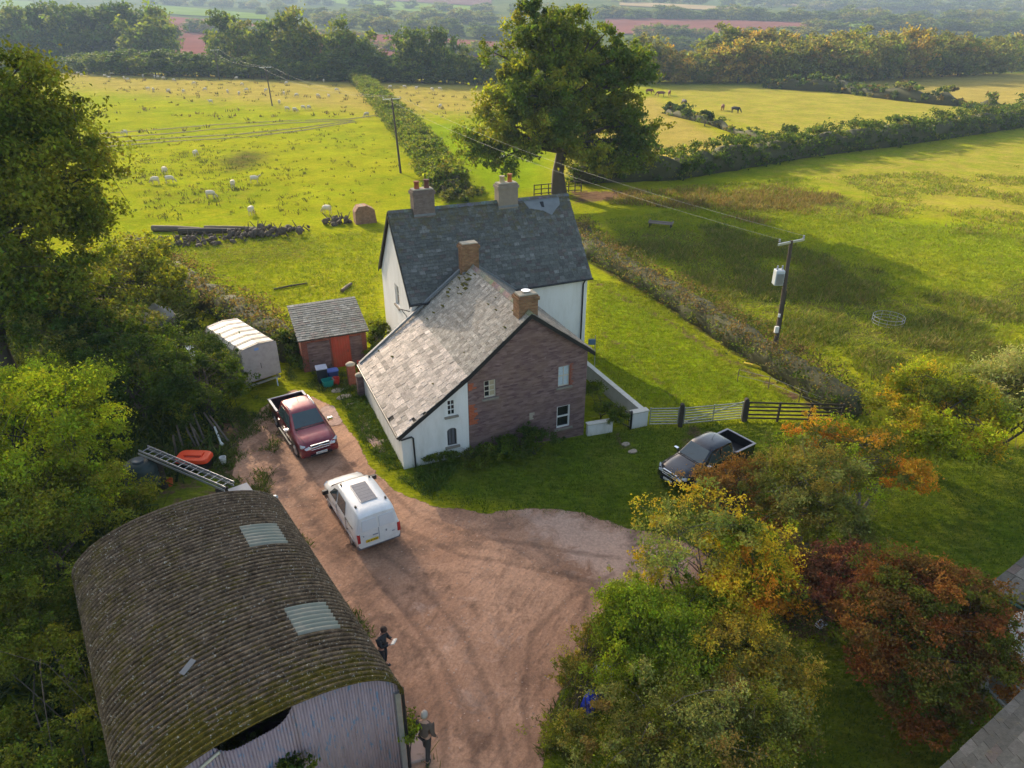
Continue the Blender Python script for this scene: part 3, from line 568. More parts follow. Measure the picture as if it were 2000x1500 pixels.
# ------------------------------------------------------------------ the arched barn
BX = (-2.84, 12.58); BNA, BR, BZS, BH, BL = 2.173, 3.2, 3.2, 1.41, 9.26
barn = empty('arched_barn', (BX[0], BX[1], 0), BNA, 'arched barn with mossy corrugated roof and mauve corrugated end wall beside the yard', 'barn')
def arch(t, th, off=0.): n_ = (-math.cos(th)*BH, math.sin(th)*BR); L = math.hypot(*n_); return (t, BR-BR*math.cos(th)+n_[0]/L*off, BZS+BH*math.sin(th)+n_[1]/L*off)
def corr(t0, t1, th0, th1, nth, off, pitch=.165, amp=.034, irregular=True, th_=0.):
    n = int((t1-t0)/pitch*8)+1; T = np.linspace(t0, t1, n); V = []; rs = np.random.RandomState(2)
    for j in range(nth+1):
        th = th0+(th1-th0)*j/nth; lap = .012*((j*5//max(nth, 1)) % 2) if irregular else 0
        for t in T: V.append(arch(t, th, off+lap+amp*math.sin(2*math.pi*t/pitch)))
    a = np.arange(n*(nth+1)).reshape(nth+1, n); Fq = np.stack([a[:-1, :-1], a[:-1, 1:], a[1:, 1:], a[1:, :-1]], -1).reshape(-1, 4); return V, Fq
def barnroof():
    g = NG('mossy_fibre_cement'); o = g.tc(); sx = g.n('ShaderNodeSeparateXYZ', {0: o}); t_, s_, z_ = sx.outputs[0], sx.outputs[1], sx.outputs[2]
    st = g.noise(1.6, 6, .75, g.map(o, (2.5, .6, .6))); fi = g.noise(13, 6, .8, o); sp = g.noise(17, 3, .6, o)
    c = g.mix(g.ramp(st, .35, .65), (.046, .029, .018), (.115, .078, .052)); c = g.mix(g.ramp(g.noise(.9, 5, .7, o), .42, .62, 0, .85), c, (.14, .10, .072))
    c = g.mix(g.ramp(fi, .45, .7, 0, .75), c, (.045, .036, .024))
    wv = g.ramp(g.math('SINE', g.math('MULTIPLY', t_, 2*math.pi/.165)), -.9, .2, 1, 0)     # moss sits in the troughs; its dark tone also paints groove shading
    side = g.ramp(s_, 2.2, 5.6, .25, 1.); edge = g.ramp(t_, 1.3, .1, 0, 1.)
    mo = g.math('ADD', g.math('MULTIPLY', wv, .33), g.math('ADD', g.math('MULTIPLY', side, .26), g.math('ADD', g.math('MULTIPLY', edge, .5), g.math('MULTIPLY', g.math('SUBTRACT', g.noise(1.7, 7, .8, o), .5), 2.4))))
    c = g.mix(g.math('MULTIPLY', g.ramp(wv, .25, 0, 0, 1), g.ramp(g.noise(3.5, 6, .8, o), .38, .62, .05, .8)), c, (.235, .175, .12))  # crests lightened: ridge highlights put into the roof colour
    mf = g.ramp(mo, .30, .62, 0, .95); c = g.mix(mf, c, g.mix(fi, (.05, .038, .008), (.15, .12, .012)))
    c = g.mix(g.ramp(sp, .635, .67, 0, .85), c, (.45, .44, .40)); c = g.mix(1., c, g.mix(g.ramp(g.noise(6, 6, .85, o), .38, .62), (.5, .48, .45), (1.4, 1.35, 1.25)), 'MULTIPLY')
    g.set(c, .95, 0, .1); g.bump(fi, .7, .03); return g.m
V, Fq = corr(-.12, BL+.1, -.06, math.pi+.06, 60, 0.)
me = fastmesh('roof', V, Fq); me.polygons.foreach_set('use_smooth', [True]*len(me.polygons)); br_ = link('roof', me, [barnroof()], barn); s_ = br_.modifiers.new('thick', 'SOLIDIFY'); s_.thickness = .02; s_.offset = -1
rl = simple('rooflight', (.23, .235, .18), .5, var=.15, scale=3, dirt=(.42, .34, .25), dirtamt=.7)
for t0, t1 in ((6.05, 7.2), (1.95, 3.02)):
    V, Fq = corr(t0, t1, .68, 1.12, 10, .016, irregular=False); me = fastmesh('rooflight', V, Fq); me.polygons.foreach_set('use_smooth', [True]*len(me.polygons)); link('rooflight', me, [rl], br_)
def mauve():
    g = NG('mauve_sheet'); o = g.tc(); c = g.mix(g.ramp(g.noise(2.4, 6, .75, g.map(o, (1, 2.5, .5))), .35, .7), (.40, .295, .325), (.29, .21, .23)); b = g.ramp(g.noise(3.2, 6, .75, g.map(o, (1, 3, .8))), .555, .60, 0, .85)
    c = g.mix(b, c, (.13, .22, .34)); c = g.mix(g.ramp(g.noise(6, 5, .8, g.map(o, (1, 3, .25))), .56, .68, 0, .7), c, (.17, .10, .08)); g.set(c, .6, .1, .3); return g.m
M['mauve'] = mauve()
def sheetwall(name, P, n, zb, zt, mat, parent, amp=.018):
    """vertical corrugated sheet: P(u) -> base point and outward normal, zt(u) the top"""
    V = []
    for i in range(n+1):
        u = i/n; (x, y), (nx, ny) = P(u); a = amp*math.sin(i*math.pi/2.); V += [(x+nx*a, y+ny*a, zb), (x+nx*a, y+ny*a, zt(u))]
    Fq = [(2*i, 2*i+2, 2*i+3, 2*i+1) for i in range(n)]; me = fastmesh(name, V, Fq); me.polygons.foreach_set('use_smooth', [True]*n); o = link(name, me, [mat], parent); m = o.modifiers.new('thick', 'SOLIDIFY'); m.thickness = .012; return o
def ztop(u):
    s_ = .04+u*(2*BR-.08); th = math.acos(max(-1, min(1, 1-s_/BR))); z = BZS+BH*math.sin(th)-.05; q = abs(th-1.67)/.30
    if q < 1: z -= .60*(1-q**4)
    elif th > 1.6: z -= .06
    return z-.03
sheetwall('end_wall', lambda u: ((.10, .04+u*(2*BR-.08)), (-1, 0)), 340, -.3, ztop, M['mauve'], barn)
sheetwall('side_wall', lambda u: ((.14+u*(BL-.2), .06), (0, -1)), 480, -.3, lambda u: BZS-.02, M['mauve'], barn)
sheetwall('side_wall', lambda u: ((.14+u*(BL-.2), 2*BR-.06), (0, 1)), 240, -.3, lambda u: BZS-.02, M['mauve'], barn)
sheetwall('back_wall', lambda u: ((BL-.02, .04+u*(2*BR-.08)), (1, 0)), 240, -.3, lambda u: BZS+BH*math.sin(math.acos(max(-1, min(1, 1-(.04+u*(2*BR-.08))/BR))))-.06, M['mauve'], barn)
mb = MB(); mb.tube([(.05, -.06, BZS-.05), (.05, -.06, -.2)], .05, 8); mb.build('downpipe', M['black'], barn)
mb = MB(); mb.box((.0, .02, -.2), (.12, .16, BZS-.1)); mb.build('corner_post', M['galv'], barn)
mb = MB(); mb.tube([(.03, 4.3, 4.15), (.03, 4.75, 3.95)], .04, 6); mb.build('batten', M['creampaint'], barn)
mb = MB(); mb.cbox((2.35, 4.35, 4.62), (.16, .4, .02), .5, tilt=Matrix.Rotation(-.25, 4, 'X')); mb.build('loose_slate', simple('loose_slate', (.16, .165, .17), .9), barn)
# ------------------------------------------------------------------ vehicles
class Car:
    """body lofted from stations (x, half width at belt, half width at top, z bottom, z belt, z top)"""
    def __init__(s, st): s.st = sorted(st)
    def S(s, x):
        a = s.st[0]
        for b in s.st[1:]:
            if x <= b[0]: t = (x-a[0])/(b[0]-a[0]); return [p+(q-p)*t for p, q in zip(a, b)]
            a = b
        return list(s.st[-1])
    def ring(s, q):
        x, wb, wt, zb, ze, zt = q; h = [(wb*.90, zb), (wb*.985, zb+.10), (wb, (zb+ze)*.5), (wb*.985, ze-.06), (wb*.955, ze), (wt, zt-.055), (wt*.93, zt-.012), (wt*.5, zt+.012)]
        return [(x, y, z) for y, z in h]+[(x, 0, zt+.018)]+[(x, -y, z) for y, z in reversed(h)]
    def body(s, name, mat, parent):
        m = MB(); m.loft([s.ring(q) for q in s.st], smooth=True); o = m.build(name, mat, parent, angle=38); return o
    def P(s, x, v, sd, off=.012):
        q = s.S(x); a = Vector((x, sd*q[1]*.955, q[4])); b = Vector((x, sd*q[2], q[5]-.055)); return a.lerp(b, v)+Vector((0, sd*off, off*.3))
    def T(s, x, h, off=.012): q = s.S(x); return Vector((x, q[2]*.93*h, q[5]+.012*(1-abs(h))+off))
def poly(m, pts, nrm, th=.006):
    pts = [Vector(p) for p in pts]; n = Vector(nrm).normalized()*th; k = len(pts); m.add([p+n for p in pts]+[p-n*2 for p in pts], [tuple(range(k)), tuple(range(2*k-1, k-1, -1))]+[(i, (i+1) % k, (i+1) % k+k, i+k) for i in range(k)])
def wheel(root, x, y, r, w_, mat=None):
    sd = 1 if y > 0 else -1; m = MB(); m.tube([(x, y-sd*w_, r), (x, y-sd*w_*.95, r), (x, y-sd*.03, r), (x, y, r)], [r*.9, r, r, r*.93], 24); o = m.build('wheel', M['tyre'], root, angle=50)
    m = MB(); m.tube([(x, y-sd*.02, r), (x, y+sd*.006, r), (x, y+sd*.012, r)], [r*.64, r*.62, r*.2], 20)
    for k in range(6): a = k*math.pi/3; m.bar((x, y+sd*.012, r), (x+math.cos(a)*r*.6, y+sd*.012, r+math.sin(a)*r*.6), .02, .06)
    m.build('rim', mat or M['alloy'], o)
def archring(root, x, y, r):
    m = MB(); n = 14; sd = 1 if y > 0 else -1; V = []
    for k in range(n+1): a = math.pi*k/n; V += [(x+math.cos(a)*r*.97, y, r*.82+math.sin(a)*r), (x+math.cos(a)*(r+.07), y+sd*.012, r*.82+math.sin(a)*(r+.07)), ]
    m.add(V, [(2*k, 2*k+1, 2*k+3, 2*k+2) for k in range(n)]); m.add([(x+math.cos(math.pi*k/n)*r, y-sd*.002, r*.82+math.sin(math.pi*k/n)*r) for k in range(n+1)], [tuple(range(n+1))]); m.build('wheel_arch', M['black'], root)
def plate(root, c, w_, h, ax, up, mat, seed):
    """number plate with small dark characters"""
    c, ax, up = Vector(c), Vector(ax), Vector(up); n = ax.cross(up); m = MB(); poly(m, [c-ax*w_/2-up*h/2, c+ax*w_/2-up*h/2, c+ax*w_/2+up*h/2, c-ax*w_/2+up*h/2], n); o = m.build('number_plate', mat, root)
    m = MB(); rr = random.Random(seed); x = -w_*.42
    for k in range(7):
        if k == 4: x += w_*.05
        q = c+ax*(x+w_*.05)+n*.012; a, u = ax*w_*.042, up*h*.30
        for A, B in ((-1, 0), (0, 1), (1, 0)):
            if rr.random() < .85: poly(m, [q+a*(A-.25)-u*(1 if B == 0 else -.6), q+a*(A+.3)-u*(1 if B == 0 else -.6), q+a*(A+.3)+u, q+a*(A-.25)+u], n, .002)
        x += w_*.113
    m.build('plate_lettering', M['black'], o)
def place(name, c, head, label, cat): return empty(name, (c[0], c[1], float(gz(c[0], c[1]))+.02), R(head), label, cat)
def carpaint(name, c, rough=.35, coat=.6, metal=.3, dirt=.2): g = NG(name); d = g.ramp(g.noise(3, 5, .7), .4, .7, 0, dirt); g.set(g.mix(d, c, (.25, .2, .17)), rough, metal, .5); g.b.inputs['Coat Weight'].default_value = coat; g.b.inputs['Coat Roughness'].default_value = .12; return g.m
def mirror(root, x, y, z, mat): m = MB(); sd = 1 if y > 0 else -1; m.loft([[(x+a*.07, y+sd*o, z+b*.09) for a, b in ((-1,-1),(1,-1),(1.2,0),(1,1),(-1,1))] for o in (0, .05, .2, .24)]); return m.build('door_mirror', mat, root, bevel=.015)
def pickup(c, head, paint, label, trim, scale=1., rails=True, L=2.6, modern=True, seed=1):
    t = place('pickup_truck', c, head, label, 'pickup truck'); t.scale = (scale,)*3
    B = Car([(2.60,.66,.56,.46,.72,.80),(2.52,.80,.68,.38,.84,.93),(2.3,.89,.76,.34,.93,1.03),(1.9,.92,.80,.34,.99,1.10),(1.25,.93,.80,.34,1.05,1.16),(.50,.93,.66,.34,1.08,1.70),(.2,.93,.68,.34,1.08,1.76),(-.7,.93,.68,.34,1.08,1.76),(-.95,.93,.67,.34,1.08,1.70),(-1.10,.925,.72,.34,1.07,1.14)])
    B.body('body', paint, t)
    def g(name, pts, n, mat=M['carglass'], par=t, th=.006): m = MB(); poly(m, pts, n, th); return m.build(name, mat, par)
    q0, q1 = B.S(1.17), B.S(.56)
    g('windscreen', [(1.20, -.70, 1.205), (1.20, .70, 1.205), (.56, .585, 1.665), (.56, -.585, 1.665)], (1, 0, 1.3), th=.02)
    g('rear_window', [(-1.09, .56, 1.24), (-1.09, -.56, 1.24), (-.985, -.52, 1.62), (-.985, .52, 1.62)], (-1, 0, .3), th=.02)
    for sd in (1, -1):
        for xs_ in ([(.98, .10), (.50, .86), (.02, .88), (.02, .10)], [(-.06, .10), (-.06, .88), (-.68, .86), (-.86, .10)]): g('side_window', [B.P(x, v, sd, .014) for x, v in xs_], (0, sd, .3))
        for x in (-.0, -.90): m = MB(); m.box((x-.005, sd*.918, .5), (x+.005, sd*.938, 1.04)); m.build('door_gap', M['black'], t)
        for hx in (.12, -.78): m = MB(); m.box((hx, sd*.93, .90), (hx+.2, sd*.965, .94)); m.build('door_handle', trim, t)
        m = MB(); m.box((-.85, sd*.90, .33), (1.05, sd*1.0, .38)); m.build('side_step', M['black'], t)
        mirror(t, 1.02, sd*.94, 1.16, trim)
        if rails: m = MB(); m.tube([B.T(.30, sd*.93, .02), B.T(.15, sd*.93, .06), B.T(-.65, sd*.93, .06), B.T(-.85, sd*.93, .02)], .022, 6); m.build('roof_rail', M['chrome'], t)
        m = MB(); poly(m, [(2.585, sd*.42, .74), (2.585, sd*.66, .74), (2.36, sd*.875, .82), (2.33, sd*.86, .97), (2.50, sd*.66, .94), (2.56, sd*.46, .86)], (1, sd*.4, .8), .03); m.build('headlight', M['lamp'], t)
        for x in (1.62, -1.55): wheel(t, x, sd*.93, .385, .26); archring(t, x, sd*.935, .44)
    m = MB(); m.box((2.50, -.44, .70), (2.625, .44, .73)); m.box((2.50, -.44, .90), (2.58, .44, .935)); m.box((2.50, -.44, .79), (2.615, .44, .83)); m.box((2.5, -.44, .70), (2.60, -.40, .93)); m.box((2.5, .40, .70), (2.60, .44, .93)); m.box((2.57, -.10, .77), (2.63, .10, .87)); m.build('grille', M['chrome'] if modern else trim, t, bevel=.01)
    for sd in (1, -1): m = MB(); m.tube([B.T(x, sd*.93, .001) for x in (1.28, 1.6, 1.95, 2.25, 2.45)], .009, 5); m.build('bonnet_gap', M['black'], t)
    m = MB(); m.tube([(1.27, -.70, 1.17), (1.30, 0, 1.185), (1.27, .70, 1.17)], .022, 6); m.build('scuttle', M['black'], t)
    for y in (-.45, .2): m = MB(); m.bar((1.24, y, 1.20), (.98, y+.42, 1.385), .014, .014); m.build('wiper', M['black'], t)
    m = MB(); m.tube([(-.25, 0, 1.78), (-.42, 0, 1.99)], .009, 5); m.build('roof_aerial', M['black'], t)
    m = MB(); m.box((2.5, -.40, .73), (2.585, .40, .90)); m.build('grille_mesh', M['black'], t)
    m = MB(); m.loft([[(x+(-.0 if abs(y) < .6 else -.18), y*k, z) for y, z in ((-.90, .32), (-.90, .60), (-.55, .66), (.55, .66), (.90, .60), (.90, .32))] for x, k in ((2.30, 1.), (2.60, .98), (2.67, .93))]); m.build('front_bumper', paint, t, bevel=.03)
    m = MB(); m.box((2.60, -.50, .38), (2.675, .50, .48)); m.build('air_intake', M['black'], t)
    plate(t, (2.69, 0, .54), .52, .11, (0, 1, 0), (0, 0, 1), M['whiteplate'], seed)
    # load bed
    m = MB(); m.box((-2.6, -.90, .50), (-1.12, -.83, 1.08)); m.box((-2.6, .83, .50), (-1.12, .90, 1.08)); m.box((-2.64, -.88, .50), (-2.57, .88, 1.08)); m.box((-2.57, -.83, .5), (-1.12, .83, .60)); m.box((-1.17, -.83, .6), (-1.12, .83, 1.05)); m.build('load_bed', paint, t, bevel=.012)
    m = MB(); m.box((-2.55, -.825, .603), (-1.18, .825, .62)); m.box((-2.55, -.828, .62), (-1.18, -.80, 1.06)); m.box((-2.55, .80, .62), (-1.18, .828, 1.06)); m.box((-2.568, -.80, .62), (-2.54, .80, 1.06)); m.build('bed_liner', M['black'], t)
    m = MB(); m.box((-2.65, -.915, 1.083), (-1.15, -.80, 1.115)); m.box((-2.65, .80, 1.083), (-1.15, .915, 1.115)); m.box((-2.66, -.80, 1.083), (-2.56, .80, 1.115)); m.build('bed_rail', M['railgrey'], t, bevel=.01)
    m = MB(); m.box((-2.72, -.85, .42), (-2.62, .85, .56)); m.build('rear_bumper', M['chrome'], t, bevel=.01)
    return t
M['lamp'] = simple('lamp_glass', (.62, .64, .66), .12, .2, spec=.8); M['whiteplate'] = simple('white_plate', (.78, .78, .76), .5, var=.03); M['yellowplate'] = simple('yellow_plate', (.80, .55, .02), .5, var=.03); M['railgrey'] = simple('rail_grey', (.30, .30, .34), .45); M['redlamp'] = simple('red_lamp', (.42, .015, .02), .2, spec=.8)
pickup((-10.2, 30.05), -57.5, carpaint('maroon_paint', (.19, .012, .028), .34, .8, .4), 'dark red double cab pickup with open load bed parked behind the white van', M['chrome'], 1.0, seed=3)
tb = at(1444, 853, 1.05); fr = at(1311, 926, .75); hd = math.degrees(math.atan2(fr.y-tb.y, fr.x-tb.x)); u_ = Vector((math.cos(R(hd)), math.sin(R(hd)), 0)); md = tb.lerp(fr, .5)
pickup((md.x, md.y), hd, carpaint('black_paint', (.012, .013, .020), .22, 1., .2, .05), 'black pickup with open load bed parked on the lawn half hidden by shrubs', M['chrome'], .93, rails=False, modern=False, seed=5)
# white van
vn = place('white_van', (-6.22, 23.55), 121, 'small white panel van with a solar panel on its roof parked in the earth yard', 'van')
WP = carpaint('white_van_paint', (.78, .78, .77), .35, .7, 0.)
V_ = Car([(2.19,.60,.50,.42,.60,.68),(2.13,.74,.62,.32,.74,.84),(1.95,.83,.70,.28,.84,.95),(1.6,.87,.76,.27,.93,1.03),(1.25,.89,.78,.27,1.0,1.11),(.50,.90,.66,.27,1.06,1.68),(.25,.90,.70,.27,1.06,1.77),(-.3,.90,.72,.27,1.06,1.80),(-1.7,.90,.72,.27,1.06,1.80),(-2.0,.895,.71,.27,1.06,1.77),(-2.12,.88,.70,.30,1.05,1.68),(-2.19,.85,.73,.34,1.02,1.12)])
V_.body('body', WP, vn)
def vg(name, pts, n, mat=M['carglass'], th=.006, par=None): m = MB(); poly(m, pts, n, th); return m.build(name, mat, par or vn)
vg('windscreen', [(1.19, -.72, 1.16), (1.19, .72, 1.16), (.54, .60, 1.645), (.54, -.60, 1.645)], (1, 0, 1.3), th=.02)
for sd in (1, -1):
    vg('side_window', [V_.P(x, v, sd, .014) for x, v in [(1.02, .06), (.62, .78), (.18, .84), (.18, .02)]], (0, sd, .3)); vg('side_window', [V_.P(x, v, sd, .014) for x, v in [(.04, .02), (.04, .84), (-.78, .84), (-.86, .02)]], (0, sd, .3))
    for x in (.12, -.95): m = MB(); m.box((x-.006, sd*.885, .4), (x+.006, sd*.908, 1.02)); m.build('door_gap', M['black'], vn)
    m = MB(); m.box((-1.9, sd*.893, .47), (1.35, sd*.915, .53)); m.build('side_moulding', M['railgrey'], vn, bevel=.005)
    m = MB(); m.box((-1.75, sd*.87, 1.035), (-.9, sd*.90, 1.055)); m.build('door_rail', M['black'], vn)
    mirror(vn, 1.02, sd*.92, 1.10, M['black'])
    m = MB(); poly(m, [(-2.205, sd*.865, .62), (-2.205, sd*.75, .62), (-2.19, sd*.75, 1.0), (-2.16, sd*.865, 1.0)], (-1, sd*.3, .1), .018); m.build('tail_light', M['redlamp'], vn)
    m = MB(); poly(m, [(2.16, sd*.40, .66), (2.13, sd*.70, .66), (1.93, sd*.83, .80), (2.05, sd*.66, .87)], (1, sd*.4, .6), .03); m.build('headlight', M['lamp'], vn)
    for x in (1.38, -1.36): wheel(vn, x, sd*.885, .315, .2); archring(vn, x, sd*.893, .37)
    for x in (.15, -1.55): m = MB(); p = V_.T(x, sd*.9, .0); m.cbox((p.x, p.y, p.z+.035), (.10, .07, .08)); m.build('roof_bar_foot', M['black'], vn, bevel=.01)
m = MB(); p = V_.T(-.7, 0, .03); m.box((-1.42, -.33, p.z-.02), (-.12, .33, p.z+.015)); so_ = m.build('solar_panel', M['alloy'], vn)
m = MB()
for i in range(6): m.box((-1.40+i*.211, -.31, p.z+.016), (-1.40+i*.211+.203, .31, p.z+.022))
m.build('cells', simple('solar_cells', (.06, .075, .11), .2, .2, var=.2, spec=.8), so_)
m = MB(); m.box((1.2, -.66, 1.075), (1.36, .66, 1.105)); m.build('scuttle_grille', M['black'], vn)
m = MB(); m.box((1.30, -.012, 1.107), (1.42, .012, 1.118)); m.build('badge', WP, vn)
m = MB(); m.loft([[(x+(0 if abs(y) < .6 else .10), y*k, z) for y, z in ((-.88, .26), (-.88, .50), (.88, .50), (.88, .26))] for x, k in ((-2.05, 1.0), (-2.25, .985), (-2.28, .95))]); m.build('rear_bumper', simple('grey_bumper', (.13, .13, .14), .6), vn, bevel=.02)
m = MB(); m.box((-2.212, -.007, .52), (-2.19, .007, 1.08)); m.build('door_gap', M['railgrey'], vn)
for sd in (1, -1): vg('door_panel', [(-2.203, sd*.05, 1.10), (-2.203, sd*.66, 1.10), (-2.145, sd*.62, 1.56), (-2.145, sd*.05, 1.56)], (-1, 0, .15), simple('blanked_window', (.66, .67, .69), .3, var=.02), .014)
plate(vn, (-2.225, .30, .62), .50, .11, (0, -1, 0), (0, 0, 1), M['yellowplate'], 8)
m = MB(); m.box((-2.225, .05, .80), (-2.20, .25, .84)); m.box((-2.225, -.32, .86), (-2.20, -.27, .89)); m.box((-2.225, -.32, .81), (-2.20, -.27, .84)); m.box((-2.225, .60, .86), (-2.20, .64, .90)); m.box((-2.225, -.62, .70), (-2.20, -.52, .72)); m.build('badge', M['railgrey'], vn)
m = MB(); m.box((-.1, .905, .78), (.35, .912, .83)); m.box((.45, .905, .78), (.6, .912, .83)); m.build('lettering', M['railgrey'], vn)
# ------------------------------------------------------------------ livestock trailer
ta, tb_ = at(488, 755, .5), at(558, 736, .5); tm_ = ta.lerp(tb_, .5); tr = empty('livestock_trailer', (tm_.x-.25, tm_.y+.15, 0), R(134), 'grey livestock trailer with a ribbed white roof parked beside the ivy bush', 'trailer')
TW, TL, TZ0, TZ1 = 1.04, 4.4, .62, 2.6
tg = simple('trailer_grey', (.36, .33, .33), .5, .3, var=.1, dirt=(.22, .19, .16))
def trsec(x, o=0.): return [(x, -TW-o, TZ0), (x, -TW-o, TZ1-.25+o), (x, -TW*.88, TZ1+o), (x, 0, TZ1+.12+o), (x, TW*.88, TZ1+o), (x, TW+o, TZ1-.25+o), (x, TW+o, TZ0)]
m = MB(); m.loft([trsec(0), trsec(TL)]); m.build('body', tg, tr)
def roofstrip(a, b, o): q = lambda x: [p for p in trsec(x, o)[1:6]]; return [q(a), q(b)]
m = MB(); ra, rb = roofstrip(-.02, TL+.02, .015); m.add(ra+rb, [(i, i+1, i+6, i+5) for i in range(4)]); rf_ = m.build('roof', simple('white_roof', (.60, .57, .52), .6, var=.1, dirt=(.45, .30, .12), dirtamt=.8, scale=2), tr)
m = MB()
for i in range(7): x = .05+i*(TL-.1)/6; ra, rb = roofstrip(x-.055, x+.055, .05); m.add(ra+rb, [(j, j+1, j+6, j+5) for j in range(4)])
m.build('roof_rib', simple('rib_grey', (.12, .115, .11), .7), rf_)
m = MB(); m.box((-.03, -TW+.03, TZ0+.05), (-.003, TW-.03, TZ1-.02)); rd_ = m.build('ramp', simple('ramp_panel', (.40, .355, .345), .6, .1, var=.12, dirt=(.2, .17, .15)), tr, bevel=.01)
m = MB(); m.box((-.05, .03, 1.30), (-.031, .055, 1.6)); m.build('latch', M['black'], rd_)
m = MB(); m.box((-.038, .02, TZ1-.22), (-.031, .26, TZ1-.08)); m.build('blue_sticker', simple('blue_sticker', (.18, .32, .62), .5), rd_)
for sd in (1, -1):
    for x in (1.5, 2.3): wheel(tr, x, sd*(TW+.02), .32, .2, M['galv'])
    m = MB(); m.box((1.0, sd*TW, .66), (2.8, sd*(TW+.22), .70)); m.build('mudguard', M['black'], tr)
m = MB(); m.bar((-.1, -.9, .45), (TL, -.9, .45), .08, .1); m.bar((-.1, .9, .45), (TL, .9, .45), .08, .1); m.bar((TL, 0, .45), (TL+1.1, 0, .45), .08, .1); m.bar((0, -.9, .45), (0, .9, .45), .08, .1); m.bar((-.05, -.7, .45), (-.3, -.6, .05), .05, .05); m.build('chassis', M['galv'], tr)
# ------------------------------------------------------------------ poles and wires
def pole(px, base_h, h, lean, label, arm=1.1, armrot=0.): 
    b = at(*px); o = empty('electricity_pole', b, 0, label, 'electricity pole', 'wooden electricity poles'); top = Vector((lean[0], lean[1], h))
    m = MB(); m.tube([(0, 0, -.5), top*.5, top], [.15, .125, .10], 10); m.build('pole', M['pole'], o, smooth=True)
    m = MB(); c, s_ = math.cos(armrot)*arm, math.sin(armrot)*arm; m.bar((top.x-c, top.y-s_, h-.12), (top.x+c, top.y+s_, h-.05), .1, .12); m.build('crossarm', M['galv'], o)
    ends = []
    for q in (-.95, .95): m = MB(); p = Vector((top.x+c*q, top.y+s_*q, h+.0)); m.tube([p, p+Vector((0, 0, .07)), p+Vector((0, 0, .1)), p+Vector((0, 0, .2))], [.03, .07, .04, .06], 8); m.build('insulator', M['railgrey'], o); ends.append(b+p+Vector((0, 0, .18)))
    return o, b, ends
M['pole'] = simple('tarred_pole', (.075, .055, .042), .85, var=.35, scale=4, bump=.4)
p3b = at(1511, 700); t3 = onY(1546, 470, p3b.y); p3, b3, e3 = pole((1511, 700), 0, t3.z-p3b.z, (t3.x-p3b.x, 0), 'leaning wooden pole with grey transformer rising from the long flail-cut hedge', .95, R(25))
p2b = at(783, 338); t2 = onY(765, 192, p2b.y); p2, b2, e2 = pole((783, 338), 0, t2.z-p2b.z, (t2.x-p2b.x, 0), 'wooden pole in the sheep field just left of the uneven hedge', 1.1, R(15))
p1b = at(532, 207); t1 = onY(518, 131, p1b.y); p1, b1, e1 = pole((532, 207), 0, t1.z-p1b.z, (t1.x-p1b.x, 0), 'wooden pole standing in the middle of the sheep field', 1.3, R(10))
p0b = at(429, 156); t0_ = onY(427, 97, p0b.y); p0, b0, e0 = pole((429, 156), 0, t0_.z-p0b.z, (0, 0), 'hazy wooden pole in front of the wood at the back of the sheep field', 1.3, R(10))
def wire(a, b, sag, label):
    m = MB(); n = 24; o0 = a.copy(); m.tube([a.lerp(b, i/n)-Vector((0, 0, sag*4*(i/n)*(1-i/n)))-o0 for i in range(n+1)], .0065, 5, cap=False); o = m.build('power_cable', M['wire'], None); o.location = o0; tag(o, label, 'cable', 'overhead power cables')
M['wire'] = simple('aluminium_wire', (.30, .30, .28), .6, .2)
for A, B, nm in ((e3, e2, 'pale overhead wire from the transformer pole to the pole beside the uneven hedge'), (e2, e1, 'overhead wire between the two poles of the sheep field'), (e1, e0, 'distant overhead wire from the sheep field pole towards the wood')):
    for i in (0, 1): wire(A[i], B[i], .016*(A[i]-B[i]).length, nm)
k3 = Vector((t3.x-p3b.x, 0, t3.z-p3b.z)); Hh = k3.z
def on3(f): return k3*f
m = MB(); q = on3(.71)+Vector((-.42, -.05, 0)); m.box((q.x-.30, q.y-.26, q.z-.45), (q.x+.22, q.y+.26, q.z+.45)); tf = m.build('transformer', simple('transformer_grey', (.48, .52, .56), .5, .1, var=.1), p3, bevel=.04)
m = MB(); 
for i in range(7): m.box((q.x-.22+i*.06, q.y-.33, q.z-.38), (q.x-.205+i*.06, q.y-.262, q.z+.28))
m.build('cooling_fin', M['galv'], tf)
for dx in (-.18, .1): m = MB(); p = Vector((q.x+dx, q.y, q.z+.45)); m.tube([p, p+Vector((0, 0, .08)), p+Vector((0, 0, .12)), p+Vector((0, 0, .24))], [.04, .07, .04, .05], 8); m.build('bushing', M['railgrey'], tf)
m = MB(); m.bar(q+Vector((.2, 0, .3)), on3(.745), .06, .06); m.bar(q+Vector((.2, 0, -.3)), on3(.67), .06, .06); m.build('bracket', M['galv'], tf)
m = MB(); q = on3(.27)+Vector((-.13, -.14, 0)); m.box((q.x-.14, q.y-.1, q.z-.2), (q.x+.1, q.y+.06, q.z+.2)); m.build('fuse_box', M['whitepaint'], p3, bevel=.02)
m = MB(); q = on3(.39)+Vector((-.10, -.12, 0)); m.tube([q-Vector((0, 0, .1)), q+Vector((0, 0, .1))], .07, 8); m.build('cable_joint', M['whitepaint'], p3)
m = MB(); m.tube([on3(.27)+Vector((.1, -.12, 0)), on3(.6)+Vector((.12, -.1, 0))], .02, 6); m.build('cable', M['black'], p3)
